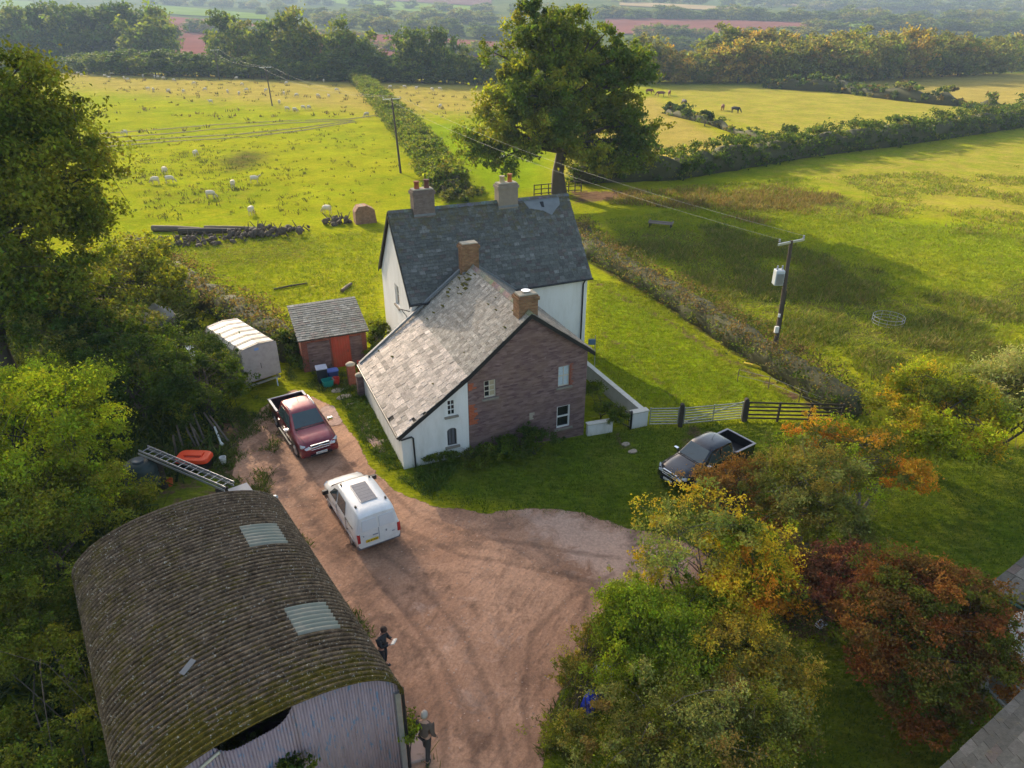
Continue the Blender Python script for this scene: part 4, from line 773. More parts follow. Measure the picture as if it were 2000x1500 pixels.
# ------------------------------------------------------------------ garden wall, gates, fences
def gw(px, py, h=0): return at(px, py, h)
WH = .85
def wallrun(root, pts, h, th, mat, capmat, nm='wall'):
    o = root.location
    for (a, b) in zip(pts[:-1], pts[1:]):
        m = MB(); A, B = a-o, b-o; A.z = B.z = 0; m.bar(A+Vector((0, 0, h/2-.15)), B+Vector((0, 0, h/2-.15)), th, h+.3); w1 = m.build(nm, mat, root)
        d = (B-A).normalized()*.04; m = MB(); m.bar(A-d+Vector((0, 0, h+.04)), B+d+Vector((0, 0, h+.04)), th+.08, .075); m.build('coping', capmat, w1, bevel=.015)
pa = at(1140, 736); pb = at(1229, 806); pc = at(1246, 834); pc = pb+Vector((.25, -1.0, 0)) if False else pc
L0 = at(1247, 833); cpn = bw(SW+.35, 8.2); cpn.z = L0.z
M['wallrender'] = render_('garden_wall_render', (.66, .63, .58), (.36, .33, .27)); M['coping'] = simple('pale_coping', (.62, .58, .50), .85, var=.15, scale=6, dirt=(.35, .30, .22), bump=.3)
gr = empty('garden_wall', L0, 0, 'long low white rendered wall running from the farmhouse to the field gate', 'wall')
far_ = at(1148, 712, WH); far_.z = L0.z; near_ = at(1256, 802, WH); near_.z = L0.z
wallrun(gr, [far_.lerp(near_, -.12), near_], WH, .22, M['wallrender'], M['coping'])
fl = at(1232, 838); fr_ = at(1262, 832); ax = (fr_-fl).normalized()
gp2 = empty('gate_pier', fl.lerp(fr_, .5), 0, 'square white rendered pier at the end of the garden wall beside the iron gate', 'pier'); 
m = MB(); c_ = math.atan2(ax.y, ax.x); m.cbox((0, .16, WH/2-.12), ((fr_-fl).length, .3, WH+.24), c_); w1 = m.build('pier', M['whitewall2'], gp2); m = MB(); m.cbox((0, .16, WH+.045), ((fr_-fl).length+.08, .38, .08), c_); m.build('coping', M['coping'], w1, bevel=.015)
sa, sb = at(1146, 850), at(1194, 842); gs = empty('garden_wall', sa, 0, 'short white rendered wall between the stone gable and the iron gate', 'wall'); wallrun(gs, [sa, sb], .62, .22, M['whitewall2'], M['coping'])
ga, gb = at(1199, 822), at(1230, 839); gt = empty('iron_gate', ga, 0, 'narrow black iron garden gate standing ajar next to the white pier', 'gate'); A, B = Vector((0, 0, 0)), gb-ga
m = MB()
for z in (.12, .5, .9): m.bar(A+Vector((0, 0, z)), B+Vector((0, 0, z)), .03, .035)
m.build('rail', M['black'], gt); m = MB()
for i in range(9): p = A.lerp(B, i/8); m.bar(p+Vector((0, 0, .05)), p+Vector((0, 0, 1.0 if 0 < i < 8 else 1.08)), .02, .02)
m.build('bars', M['black'], gt)
m = MB(); B_ = B; m.cbox((B_.x+.03, B_.y+.03, .5), (.09, .09, 1.15)); m.build('gate_post', M['black'], gt)
def fence(name, a, b, h, rails, mat, label, cat='fence', posts=0, rw=.09, diag=False, endw=.05, z0=.18, grp=None):
    o = empty(name, a, 0, label, cat, grp); A, B = Vector((0, 0, 0)), b-a
    for i in range(rails): z = z0+(h-z0-.04)*i/(rails-1); m = MB(); j = rng.uniform(-.02, .02) if mat in (M['wood'], M['darkwood']) else 0; m.bar(A+Vector((0, 0, z+j)), B+Vector((0, 0, z-j)), .03, rw); m.build('rail', mat, o)
    for i in range(posts+2):
        p = A.lerp(B, i/(posts+1)); m = MB(); m.bar(p+Vector((0, 0, -.1 if posts and mat != M['galv'] else z0)), p+Vector((0, 0, h+.02)), endw, endw); m.build('post' if mat != M['galv'] else 'upright', mat, o)
    if diag: m = MB(); m.bar(A+Vector((0, .03, z0)), B+Vector((0, .03, h)), .025, .05); m.build('brace', mat, o)
    return o
A1, A2, A3, A4 = at(1264, 834), at(1328, 833), at(1452, 822), at(1640, 826)
fence('field_gate', A1+Vector((.1, 0, 0)), A2-Vector((.15, 0, 0)), 1.12, 7, M['galv'], 'short galvanised hurdle between the white pier and the first wooden gate post', 'gate', 0, .045)
fence('field_gate', A2+Vector((.15, 0, 0)), A3-Vector((.15, 0, 0)), 1.12, 7, M['galv'], 'long galvanised field gate hung between the two stout wooden posts', 'gate', 1, .045, True)
for p, lb in ((A2, 'stout dark wooden gate post left of the long galvanised gate'), (A3, 'stout dark wooden gate post right of the long galvanised gate')):
    m = MB(); m.cbox((0, 0, .55), (.2, .2, 1.5)); m.prism([(-.1, 1.3), (.1, 1.3), (0, 1.36)], 'y', -.1, .1); o = m.build('gate_post', M['darkwood'], None, bevel=.01); o.location = p; tag(o, lb, 'gate post', 'stout gate posts')
fence('rail_fence', A3+Vector((.12, 0, 0)), A4, 1.12, 5, M['darkwood'], 'brown wooden rail fence running from the gate post into the long hedge', 'fence', 2, .09, endw=.1)
fence('rail_fence', at(1043, 382), at(1085, 378), 1.2, 3, M['darkwood'], 'dark rail fence left of the oak trunk', 'fence', 2, .1, endw=.12); fence('rail_fence', at(1098, 376), at(1135, 374), 1.2, 3, M['darkwood'], 'dark rail fence right of the oak trunk', 'fence', 2, .1, endw=.12)
m = MB(); a, b = at(1530, 800), at(1600, 800)
o = empty('wire_fence', at(1440, 745), 0, 'thin post and wire fence along the foot of the long hedge', 'fence'); m = MB(); L = [at(*q)-o.location for q in ((1440,745),(1500,760),(1560,785),(1600,800))]
for h in (.4, .75): m.tube([p+Vector((0, 0, h)) for p in L], .012, 4)
m.build('wire', M['wire'], o)
for p in L: m = MB(); m.tube([p+Vector((0, 0, -.1)), p+Vector((0, 0, .8))], .025, 6); m.build('post', M['wood'], o)
# brick gate piers and the little red gate by the cottage
for px, w_, h, lb, mt in (((689, 752), .42, 1.25, 'round topped red brick gate pier beside the coloured bins', M['redbrick']), ((706, 772), .36, 1.2, 'narrow mossy stone gate pier beside the corner of the lean-to', M['stone'])):
    p = at(*px); o = empty('gate_pier', p, BA, lb, 'pier'); m = MB(); m.box((-w_/2, -w_/2, -.2), (w_/2, w_/2, h)); m.build('shaft', mt, o); m = MB(); m.loft([[(math.cos(a)*w_*k, math.sin(a)*w_*k, h+z) for a in [math.pi*2*j/12 for j in range(12)]] for k, z in ((.62, 0), (.64, .06), (.4, .14), (.1, .16))]); m.build('cap', M['mortar'], o, smooth=True)
a, b = at(697, 744)+Vector((.1, .2, 0)), at(716, 738); o = empty('red_gate', a, 0, 'bright red tubular metal gate standing open behind the brick gate pier', 'gate'); B = b-a; m = MB(); rg_ = simple('red_enamel', (.55, .03, .02), .5)
for z in (.3, .6, .9, 1.15): m.tube([(0, 0, z), tuple(Vector((B.x, B.y, z)))], .022, 6)
m.build('rail', rg_, o); m = MB(); m.tube([(0, 0, .1), (0, 0, 1.2)], .025, 6); m.tube([(B.x, B.y, .1), (B.x, B.y, 1.2)], .025, 6); m.build('upright', rg_, o)
fence('rail_fence', at(728, 708), at(752, 700), 1.1, 3, M['wood'], 'short grey wooden fence between the brick shed and the farmhouse', 'fence', 1, .1, endw=.08)
# ------------------------------------------------------------------ bins and boxes
def tub(name, p, w_, d, h, col, label, cat, taper=.85, rz=0., lid=None, rim=True, loc=None, tilt=None, group=None, round_=False):
    o = empty(name, p, rz, label, cat, group); n = 20
    def rg(k, z):
        if round_: return [(math.cos(a)*w_/2*k, math.sin(a)*w_/2*k, z) for a in [2*math.pi*i/n for i in range(n)]]
        out = []
        for i in range(n): a = 2*math.pi*(i+.5)/n; c, s_ = math.cos(a), math.sin(a); e = .35; out.append((abs(c)**e*math.copysign(1, c)*w_/2*k, abs(s_)**e*math.copysign(1, s_)*d/2*k, z))
        return out
    mt = simple(name+'_plastic', col, .45, var=.1, scale=4); m = MB(); m.loft([rg(taper, 0), rg(1, h)] + ([rg(1.06, h), rg(1.06, h+.03), rg(.94, h+.03)] if rim else [rg(.95, h)]) + [rg(taper*.93, .05)], smooth=False); bo = m.build('tub' if not lid else 'body', mt, o, bevel=.004)
    if lid: m = MB(); m.loft([rg(1.08, h+.035), rg(1.08, h+.07), rg(.9, h+.11)]); m.build('lid', simple(name+'_lid', lid, .45, var=.1), o)
    return o
tub('recycling_box', at(641, 754), .62, .48, .38, (.012, .26, .22), 'open teal green recycling box in front of the black wheelie bin', 'recycling box', rz=.5)
tub('feed_tub', at(657, 750), .42, .40, .36, (.60, .05, .03), 'red plastic tub in front of the blue lidded box', 'tub', round_=True)
tub('storage_box', at(651, 740), .62, .45, .5, (.03, .05, .17), 'blue storage box with a blue lid next to the brick gate pier', 'box', lid=(.12, .18, .50), rz=.45)
def wheelie(p, rz, body, lid, label, open_=0.):
    o = empty('wheelie_bin', p, rz, label, 'wheelie bin'); m = MB(); m.loft([[(-.2,-.22,.06),(.22,-.22,.06),(.22,.22,.06),(-.2,.22,.06)], [(-.27,-.29,.95),(.30,-.29,.95),(.30,.29,.95),(-.27,.29,.95)]]); m.build('body', simple('bin_body', body, .5), o, bevel=.03)
    m = MB(); Mx = Matrix.Translation((-.28, 0, .97)) @ Matrix.Rotation(-open_, 4, 'Y'); m.box((0, -.31, 0), (.62, .31, .06), 0, Mx); m.box((.05, -.22, .06), (.5, .22, .085), 0, Mx); m.build('lid', simple('bin_lid', lid, .45), o, bevel=.02)
    for sd in (1, -1): m = MB(); m.tube([(-.2, sd*.2, .1), (-.2, sd*.26, .1)], .1, 12); m.build('wheel', M['tyre'], o)
    m = MB(); m.tube([(-.34, -.25, .93), (-.34, .25, .93)], .02, 6); m.build('handle', M['black'], o); return o
wheelie(at(631, 748), -1.2, (.012, .018, .03), (.38, .42, .52), 'black wheelie bin with pale grey lid in front of the brick shed')
wheelie(at(1172, 1355), -.6, (.05, .06, .045), (.34, .38, .38), 'grey lidded green wheelie bin half buried in bramble beside the track')
# orange lidded salt bin on legs, bucket, tank, ladder, poles, board
p = at(385, 918); o = empty('orange_lidded_bin', p, R(-3), 'bright orange lid on a large bin standing behind the barn beside the ladder', 'bin'); m = MB(); m.box((-.62, -.32, .15), (.62, .32, .62)); m.build('body', M['black'], o, bevel=.03)
m = MB()
def rr_(k, z): return [(abs(math.cos(a))**.45*math.copysign(1, math.cos(a))*.78*k, abs(math.sin(a))**.45*math.copysign(1, math.sin(a))*.46*k, z) for a in [2*math.pi*(i+.5)/24 for i in range(24)]]
og = simple('orange_lid', (.80, .06, .008), .45, var=.05); m.loft([rr_(1, .62), rr_(1, .72), rr_(.93, .80), rr_(.4, .81)]); ld = m.build('lid', og, o, angle=40); m = MB(); m.box((-.42, -.12, .80), (.42, .22, .88)); m.build('lid_ridge', og, ld, bevel=.02); m = MB(); m.box((-.34, -.19, .806), (.36, -.13, .826)); m.build('lid_groove', simple('dark_orange', (.35, .02, .005), .6), ld)
tub('white_bucket', at(437, 905), .30, .3, .32, (.72, .70, .68), 'small white plastic bucket on the grass right of the orange lid', 'bucket', round_=True, taper=.75)
tub('orange_bucket', at(333, 948), .30, .3, .3, (.62, .12, .02), 'orange plastic bucket under the middle of the ladder', 'bucket', round_=True, taper=.75)
p = at(285, 955); o = empty('oil_tank', p, .3, 'dark green ribbed plastic tank under the left end of the ladder', 'tank'); m = MB(); pr = [(.55, 0), (.66, .15), (.70, .4), (.66, .45), (.70, .5), (.70, .8), (.66, .85), (.70, .9), (.68, 1.2), (.5, 1.4), (.2, 1.45)]; m.loft([[(math.cos(a)*r_, math.sin(a)*r_, z) for a in [2*math.pi*i/24 for i in range(24)]] for r_, z in pr], smooth=True); m.build('tank', simple('tank_green', (.015, .035, .035), .45), o, angle=40); m = MB(); m.tube([(0, 0, 1.44), (0, 0, 1.52)], .25, 16); m.build('tank_lid', simple('tank_lid', (.12, .14, .16), .4), o)
# ladder lying on the barn's back corner
la, lb_ = at(271, 880, 1.75), at(440, 952, 1.9); dv = (lb_-la); up_ = Vector((0, 0, 1)); sdv = dv.cross(up_).normalized(); o = empty('aluminium_ladder', la, 0, 'long grey aluminium ladder propped level behind the arched barn', 'ladder'); 
for k, nm in ((0, 'stile'), (.42, 'stile')): m = MB(); a = -sdv*k; m.bar(a, a+dv, .03, .09); m.build(nm, M['ladder'] if 'ladder' in M else M.setdefault('ladder', simple('ladder_alloy', (.38, .38, .40), .5, .4)), o)
m = MB(); m.bar(sdv*.06+Vector((0, 0, -.12)), dv+sdv*.06+Vector((0, 0, -.12)), .03, .09); m.bar(-sdv*.38+Vector((0, 0, -.12)), dv-sdv*.38+Vector((0, 0, -.12)), .03, .09); m.build('lower_section', M['ladder'], o)
n = 14
for i in range(n): q = dv*((i+.5)/n); m = MB(); m.tube([q, q-sdv*.42], .018, 6); m.build('rung', M['ladder'], o)
for f_ in (.12, .9): 
    q = la+dv*f_-sdv*.2; m = MB(); m.cbox((0, 0, .8), (.5, .08, 1.5), .3); m.cbox((0, 0, .1), (.6, .5, .2), .3); b_ = m.build('trestle', M['darkwood'], None); b_.location = (q.x, q.y, 0); tag(b_, 'dark wooden trestle under the %s end of the ladder' % ('left' if f_ < .5 else 'right'), 'trestle', 'trestles under the ladder')
# white board behind the barn
q = [at(445, 956, 1.6), at(482, 943, 1.75), at(500, 966, 1.6), at(460, 985, 1.5)]; c = sum(q, Vector())/4; m = MB(); poly(m, [v-c for v in q], (0, 0, 1), .015); o = m.build('white_board', simple('white_sheet', (.62, .55, .50), .7, var=.1), None); o.location = c; tag(o, 'pale square board leaning on the back corner of the arched barn', 'board')
m = MB(); m.cbox((0, 0, .4), (.9, .7, 1.0), .6); 
for dz_ in (.15, .5, .8): m.cbox((0, 0, dz_), (.94, .74, .04), .6)
o = m.build('wooden_crate', M['wood'], None); o.location = (c.x, c.y+.1, 0); o.scale = (1, 1, 1.45); tag(o, 'slatted wooden crate holding up the pale board behind the barn', 'crate')
# cowl of a flue behind the barn
p = at(540, 985, 1.2); p.z = 0; o = empty('flue_pipe', (p.x, p.y, 0), 0, 'thin dark flue pipe with grey cowl at the back corner of the barn', 'flue pipe'); m = MB(); m.tube([(0, 0, 0), (0, 0, 1.45)], .07, 10); m.build('pipe', M['black'], o); m = MB(); m.tube([(0, 0, 1.45), (0, 0, 1.5), (0, 0, 1.58), (0, 0, 1.63)], [.08, .12, .12, .05], 12); m.build('cowl', M['galv'], o)
# leaning poles under the ivy bush
prs = random.Random(4)
for i, (x0, y0, x1, y1) in enumerate([(352,812,382,872),(362,815,398,868),(378,808,400,862),(345,830,358,878),(372,830,392,880),(398,806,436,860),(410,812,446,862),(338,850,344,888)]):
    a, b = at(x0, y0, 1.1), at(x1, y1, .06); m = MB(); m.tube([a-b, Vector((0, 0, 0))], [.045, .06], 7); o = m.build('wooden_stake', M['wood'], None, smooth=True); o.location = b; tag(o, 'long grey wooden stake leaning out from under the ivy bush', 'stake', 'wooden stakes leaning on the ivy bush')
a = at(432, 867, .08); m = MB(); m.tube([(0, 0, .02), (-.5, .75, .5)], .05, 8); m.tube([(0, 0, .02), (.12, -.1, 0)], .08, 8); o = m.build('white_pipe', M['whitepaint'], None); o.location = a; tag(o, 'white plastic pipe lying against the wooden stakes', 'pipe')
# blue-grey sheet and white tarpaulin in the scrub
q = [at(352, 678, 1.5), at(386, 674, 1.5), at(388, 712, 1.3), at(350, 722, 1.3)]; c = sum(q, Vector())/4; m = MB()
for i in range(8): u0, u1 = i/8, (i+1)/8; m.add([q[0].lerp(q[1], u0)-c, q[0].lerp(q[1], (u0+u1)/2)-c+Vector((0, 0, .05)), q[0].lerp(q[1], u1)-c, q[3].lerp(q[2], u1)-c, q[3].lerp(q[2], (u0+u1)/2)-c+Vector((0, 0, .05)), q[3].lerp(q[2], u0)-c], [(0, 1, 4, 5), (1, 2, 3, 4)])
o = m.build('corrugated_sheet', simple('blue_tin', (.28, .36, .44), .5, .2, var=.2), None); o.location = c; sm_ = o.modifiers.new('t', 'SOLIDIFY'); sm_.thickness = .02; tag(o, 'blue grey corrugated sheet lying over the ivy bush left of the trailer', 'metal sheet')
def heap(name, px, py, z, L_, W_, H_, rz, mat, label, cat, seed, sub=(14, 10)):
    rs = random.Random(seed); m = MB(); nx, ny = sub; V = []
    for j in range(ny+1):
        for i in range(nx+1):
            u, v = i/nx*2-1, j/ny*2-1; e = max(0, 1-abs(u)**3)*max(0, 1-abs(v)**3); V.append((u*L_/2, v*W_/2, H_*e**.5*(.75+.35*mnoise.noise(Vector((u*2.3, v*2.3, seed))))+rs.uniform(-.02, .02)*e))
    m.add(V, [(j*(nx+1)+i, j*(nx+1)+i+1, (j+1)*(nx+1)+i+1, (j+1)*(nx+1)+i) for j in range(ny) for i in range(nx)]); o = m.build(name, mat, None, smooth=True); o.location = at(px, py, z); o.rotation_euler = (0, 0, rz); return tag(o, label, cat)
heap('tarpaulin_heap', 305, 632, .1, 2.6, 1.6, 1.5, .4, simple('dirty_white_sheet', (.50, .47, .44), .8, var=.3, scale=3, dirt=(.2, .12, .09), dirtamt=.8), 'dirty white sheeting over a heap in the scrub under the willow', 'tarpaulin', 3)
heap('tarpaulin', 1152, 1372, 0., .75, .45, .4, 1.1, simple('blue_tarp', (.01, .05, .62), .45, var=.2), 'crumpled bright blue tarpaulin at the edge of the near thicket', 'tarpaulin', 5)
heap('tarpaulin', 1148, 1385, 0., .25, .6, .3, .2, simple('navy_tarp', (.01, .02, .22), .5), 'dark blue strip of tarpaulin hanging below the bright blue one', 'tarpaulin', 6)
heap('plastic_sheet', 1603, 1220, .25, .42, .28, .2, .6, simple('grey_plastic', (.5, .52, .58), .3), 'pale grey plastic sheet under the dark red shrub', 'plastic sheet', 8)
# broken shed roof in the scrub
q = [at(165, 590, 1.9), at(205, 578, 1.9), at(222, 600, 1.7), at(180, 612, 1.7)]; c = sum(q, Vector())/4; o = empty('broken_shed', (c.x, c.y, 0), 0, 'collapsing brown boarded shed roof among the scrub below the ash', 'shed'); m = MB(); poly(m, [v-Vector((c.x, c.y, 0)) for v in q], (0, 0, 1), .03); m.build('roof', simple('brown_boards', (.16, .10, .075), .9, var=.4), o); m = MB(); m.box((-.9, -.6, 0), (.9, .6, 1.6)); m.build('wall', M['darkwood'], o)
# ------------------------------------------------------------------ field furniture
p = at(1290, 444); o = empty('feed_trough', p, -.35, 'low dark wooden feed trough standing in the right hand field', 'trough'); m = MB(); m.box((-1.15, -.5, .42), (1.15, .5, .5)); m.box((-1.15, -.5, .5), (-1.08, .5, .62)); m.box((1.08, -.5, .5), (1.15, .5, .62)); m.box((-1.15, -.06, .5), (1.15, .0, .60)); m.build('tray', simple('trough_wood', (.20, .155, .13), .85, var=.3), o)
for x in (-1, 1):
    for y in (-.4, .4): m = MB(); m.box((x-.05, y-.05, -.1), (x+.05, y+.05, .42)); m.build('leg', M['darkwood'], o)
p = at(1733, 632); o = empty('ring_feeder', p, 0, 'round galvanised ring feeder lying in the long grass', 'ring feeder'); m = MB()
for z in (.1, .3, .55): m.tube([(math.cos(a)*1., math.sin(a)*1., z) for a in [2*math.pi*i/28 for i in range(29)]], .013, 6)
m.build('hoops', M['railgrey'], o); m = MB()
for i in range(12): a = 2*math.pi*i/12; m.tube([(math.cos(a), math.sin(a), 0), (math.cos(a), math.sin(a), .55)], .012, 5)
m.build('uprights', M['railgrey'], o)
def log(px0, px1, r_, label, mat=None, z=.0, name='log'):
    a, b = at(*px0, r_+z), at(*px1, r_+z); m = MB(); m.tube([Vector((0, 0, 0)), (b-a)*.5+Vector((0, 0, .03)), b-a], [r_*1.1, r_, r_*.8], 9); o = m.build(name, mat or M['wood'], None, smooth=True); o.location = a; tag(o, label, 'log' if name == 'log' else name.replace('_', ' ')); return o
log((668, 568), (686, 554), .13, 'pale bare log lying on the grass behind the brick shed'); log((535, 565), (600, 553), .07, 'thin dark branch lying on the grass above the field hedge', M['darkwood'])
log((298, 446), (390, 448), .28, 'long grey log at the left end of the fallen timber row'); log((350, 452), (470, 451), .3, 'long dark log in the front of the fallen timber row', M['darkwood']); log((400, 445), (500, 446), .2, 'thinner log at the right end of the fallen timber row')
m = MB(); m.cbox((0, 0, .08), (1.1, .2, .14), -.6); o = m.build('yellow_plank', simple('yellow_paint', (.55, .42, .03), .6), None, bevel=.02); o.location = at(1470, 716); tag(o, 'yellow painted baulk of timber at the foot of the long hedge', 'timber')
p = at(715, 434); o = empty('brick_block', p, .4, 'square block of old brickwork standing alone on the field edge', 'brick ruin'); m = MB(); m.prism([(-1.1, -.1), (1., -.1), (.85, 1.3), (.1, 1.75), (-.75, 1.7), (-1.1, 1.2)], 'y', -.6, .7); m.build('brickwork', brickmat('ruin_brick', (.26, .12, .07), (.34, .19, .12), (.25, .2, .15), patch=(.10, .06, .04)), o, bevel=.05)
def rubble(px, w_, h, n, label, seed):
    rs = random.Random(seed); p = at(*px); m = MB()
    for i in range(n):
        c = Vector((rs.gauss(0, w_*.4), rs.gauss(0, .5), rs.random()*h*.5)); s_ = rs.uniform(.2, .5)*h*.7; Q = Matrix.Rotation(rs.uniform(0, 3), 3, Vector((rs.random(), rs.random(), rs.random())).normalized())
        m.loft([[c+Q@Vector((math.cos(a)*s_*k*rs.uniform(.8, 1.2), math.sin(a)*s_*k*rs.uniform(.8, 1.2), z*s_)) for a in [2*math.pi*j/7 for j in range(7)]] for k, z in ((.5, -.6), (1, -.2), (.9, .3), (.4, .6))])
    for i in range(n//3): c = Vector((rs.gauss(0, w_*.4), rs.gauss(0, .4), 0)); m.tube([c, c+Vector((rs.uniform(-1, 1), rs.uniform(-.5, .5), rs.uniform(.4, 1.3)*h))], [.08, .03], 5)
    o = m.build('rubble_bank', M['rubble'], None); o.location = p; o['kind'] = 'stuff'; o['label'] = label; return o
M['rubble'] = simple('rubble', (.10, .075, .055), .95, var=.5, scale=2, bump=.8)
rubble((350, 478), 6, 1.0, 44, 'x', 1); rubble((430, 468), 4, .8, 30, 'x', 2); rubble((500, 460), 4.5, 1.2, 44, 'x', 3); rubble((570, 452), 3.5, .9, 26, 'x', 4); rubble((660, 437), 2.2, 1., 26, 'x', 5)
# TV aerial with blue panel behind the stone cottage
p = at(1161, 722); tp = onY(1163, 655, p.y); o = empty('aerial_mast', p, 0, 'thin metal mast with a blue box just behind the gable of the cottage', 'mast'); h_ = tp.z-p.z; m = MB(); m.tube([(0, 0, 0), (tp.x-p.x, 0, h_)], .025, 6); m.build('mast', M['galv'], o); q = onY(1156, 667, p.y)-p; m = MB(); m.cbox((q.x, -.05, q.z), (.42, .12, .34)); m.build('blue_box', simple('blue_box', (.09, .16, .24), .5), o, bevel=.02); m = MB(); m.tube([(q.x, 0, q.z), (tp.x-p.x, 0, q.z)], .02, 6); m.build('bracket', M['galv'], o)
# ------------------------------------------------------------------ outbuildings cut by the right edge
def slabroof(name, A, B, C, label, cat, wall, col=1.6, tw=.45, ch=.34, gut=True):
    """A near eave corner, B other eave corner, C ridge corner above A"""
    o = empty(name, (A.x, A.y, 0), 0, label, cat); o0 = o.location; A_, B_, C_ = A-o0, B-o0, C-o0; D_ = B_+C_-A_; n = (B_-A_).cross(C_-A_).normalized(); n = n if n.z > 0 else -n
    m = MB(); poly(m, [A_-n*.04, B_-n*.04, D_-n*.04, C_-n*.04], n, .035); rf = m.build('roof', M['darkwood'], o)
    m = MB(); tiles(m, C_, (B_-A_), (B_-A_).length, A_-C_, (C_-A_).length, tw, ch, .015, lambda u, v: tuple(x*col for x in slatecol(u, v)), .12, 0, .1); m.build('roof_slates', M['slate'], rf)
    i = (B_-A_).normalized()*.3; j = (C_-A_).normalized()*.3; m = MB(); q = [A_+i+j, B_+j, D_, C_+i]; V = [(v.x, v.y, -.3) for v in q]+[(v.x, v.y, v.z-.12) for v in q]; m.add(V, [(0,1,5,4),(1,2,6,5),(2,3,7,6),(3,0,4,7),(0,3,2,1),(4,5,6,7)]); m.build('wall', wall, o)
    if gut: m = MB(); m.tube([A_-Vector((0, 0, .08))-j*.3, B_-Vector((0, 0, .08))-j*.3], .06, 8); m.build('gutter', simple('green_gutter', (.02, .06, .05), .5), o)
    return o
A = at(1932, 1142, 2.6); B = at(2100, 1238, 2.6); C = at(2034, 1058, 3.6); slabroof('slate_outbuilding', A, B, C, 'small slate roofed outbuilding at the right edge beyond the large acer', 'outbuilding', M['brick'], .8)
A = at(2010, 1340, 3.); B = at(1790, 1548, 3.); C = at(2260, 1560, 4.4); slabroof('slate_house', A, B, C, 'large slate roof cutting across the bottom right corner', 'house', M['stone'], .62, .5, .3, gut=False)
q = [at(1948, 1215, 2.3), at(2040, 1190, 2.5), at(2060, 1330, 2.0), at(1955, 1265, 1.9)]; c = sum(q, Vector())/4; o = empty('lean_to_shelter', (c.x, c.y, 0), 0, 'ragged white sheeted lean-to between the two slate roofs at the right edge', 'lean-to'); o0 = o.location
m = MB(); N_ = 14; rs = random.Random(3)
V = [q[0].lerp(q[1], i/N_).lerp(q[3].lerp(q[2], i/N_), j/N_)-o0+Vector((rs.uniform(-.05, .05)+(rs.uniform(-.12, .1) if i == 0 else 0), rs.uniform(-.05, .05), .10*mnoise.noise(Vector((i*.5, j*.5, 2))))) for j in range(N_+1) for i in range(N_+1)]
m.add(V, [(j*(N_+1)+i, j*(N_+1)+i+1, (j+1)*(N_+1)+i+1, (j+1)*(N_+1)+i) for j in range(N_) for i in range(N_)]); m.build('sheeting', simple('torn_white_sheet', (.55, .52, .45), .7, var=.3, scale=4, dirt=(.3, .26, .2), dirtamt=.8), o, smooth=True)
q2 = [at(1948, 1262, 2.2), at(2060, 1345, 2.2), at(2060, 1480, 1.7), at(1925, 1345, 1.7)]; m = MB(); poly(m, [v-o0 for v in q2], (0, 0, 1), .02); m.build('panel', simple('green_polycarbonate', (.24, .23, .17), .35, var=.25, scale=3), o)
m = MB(); 
for a, b in ((0, 1), (3, 0), (3, 2)): m.bar(q2[a]-o0+Vector((0, 0, .04)), q2[b]-o0+Vector((0, 0, .04)), .08, .07)
m.bar(q2[0].lerp(q2[3], .5)-o0+Vector((0, 0, .05)), q2[1].lerp(q2[2], .5)-o0+Vector((0, 0, .05)), .06, .06); m.bar(q[0]-o0+Vector((0, 0, .1)), q[1]-o0+Vector((0, 0, .1)), .07, .05); m.build('frame', simple('pale_batten', (.45, .43, .38), .8, var=.3), o)
for v in (q2[0], q2[3], q[0]): m = MB(); m.bar((v.x-o0.x, v.y-o0.y, -.2), (v.x-o0.x, v.y-o0.y, v.z-.05), .1, .1); m.build('post', M['wood'], o)
# ------------------------------------------------------------------ sheep and cattle
def animal(name, pts, edges, mat, headn=None): return skinned(name, pts, edges, [mat])
wool = simple('wool', (.62, .54, .42), .95, var=.15, scale=8, bump=.8); face = simple('sheep_face', (.42, .36, .28), .9)
def sheep_proto(graze, i):
    o = empty('sheep', (0, 0, 0), 0, 'x', 'sheep', 'x'); hx = ((.62, 0, .42), (.74, 0, .20), (.80, 0, .10)) if graze else ((.60, 0, .74), (.70, 0, .86), (.84, 0, .80))
    P = [((-.38, 0, .60), .20), ((-.12, 0, .62), .26), ((.16, 0, .62), .26), ((.40, 0, .60), .19), ((.54, 0, .58 if graze else .68), .11)]; b = skinned('fleece', P, [(0,1),(1,2),(2,3),(3,4)], [wool], o, 2, 1)
    Q = [((-.3, 0, .52), .10), ((.36, 0, .52), .10), (hx[0], .075), (hx[1], .075), (hx[2], .045)]; E_ = [(0,1),(1,2),(2,3),(3,4)]
    for x, k in ((-.36, 0), (.36, 1)):
        for s_ in (1, -1): n0 = len(Q); Q += [((x, s_*.12, .38), .05), ((x-.02*s_, s_*.12, .20), .03), ((x, s_*.12, .0), .028)]; E_ += [(k, n0), (n0, n0+1), (n0+1, n0+2)]
    for s_ in (1, -1): n0 = len(Q); Q += [((hx[1][0]-.02, s_*.11, hx[1][2]+.03), .018)]; E_ += [(3, n0)]
    skinned('body', Q, E_, [face], o, 1, 0); return o
sps = [sheep_proto(True, 0), sheep_proto(False, 1)]; sused = set(); ar = random.Random(12)
def sheep(px, py, label, group='sheep grazing in the big left field', rz=None, s_=1.12):
    k = 0 if ar.random() < .75 else 1; o = sps[k] if k not in sused else copytree(sps[k]); sused.add(k); o.location = at(px, py); o.rotation_euler = (0, 0, ar.uniform(0, 6.28) if rz is None else rz); o.scale = (s_*.95, s_*1.05, s_); o['label'] = label; o['group'] = group
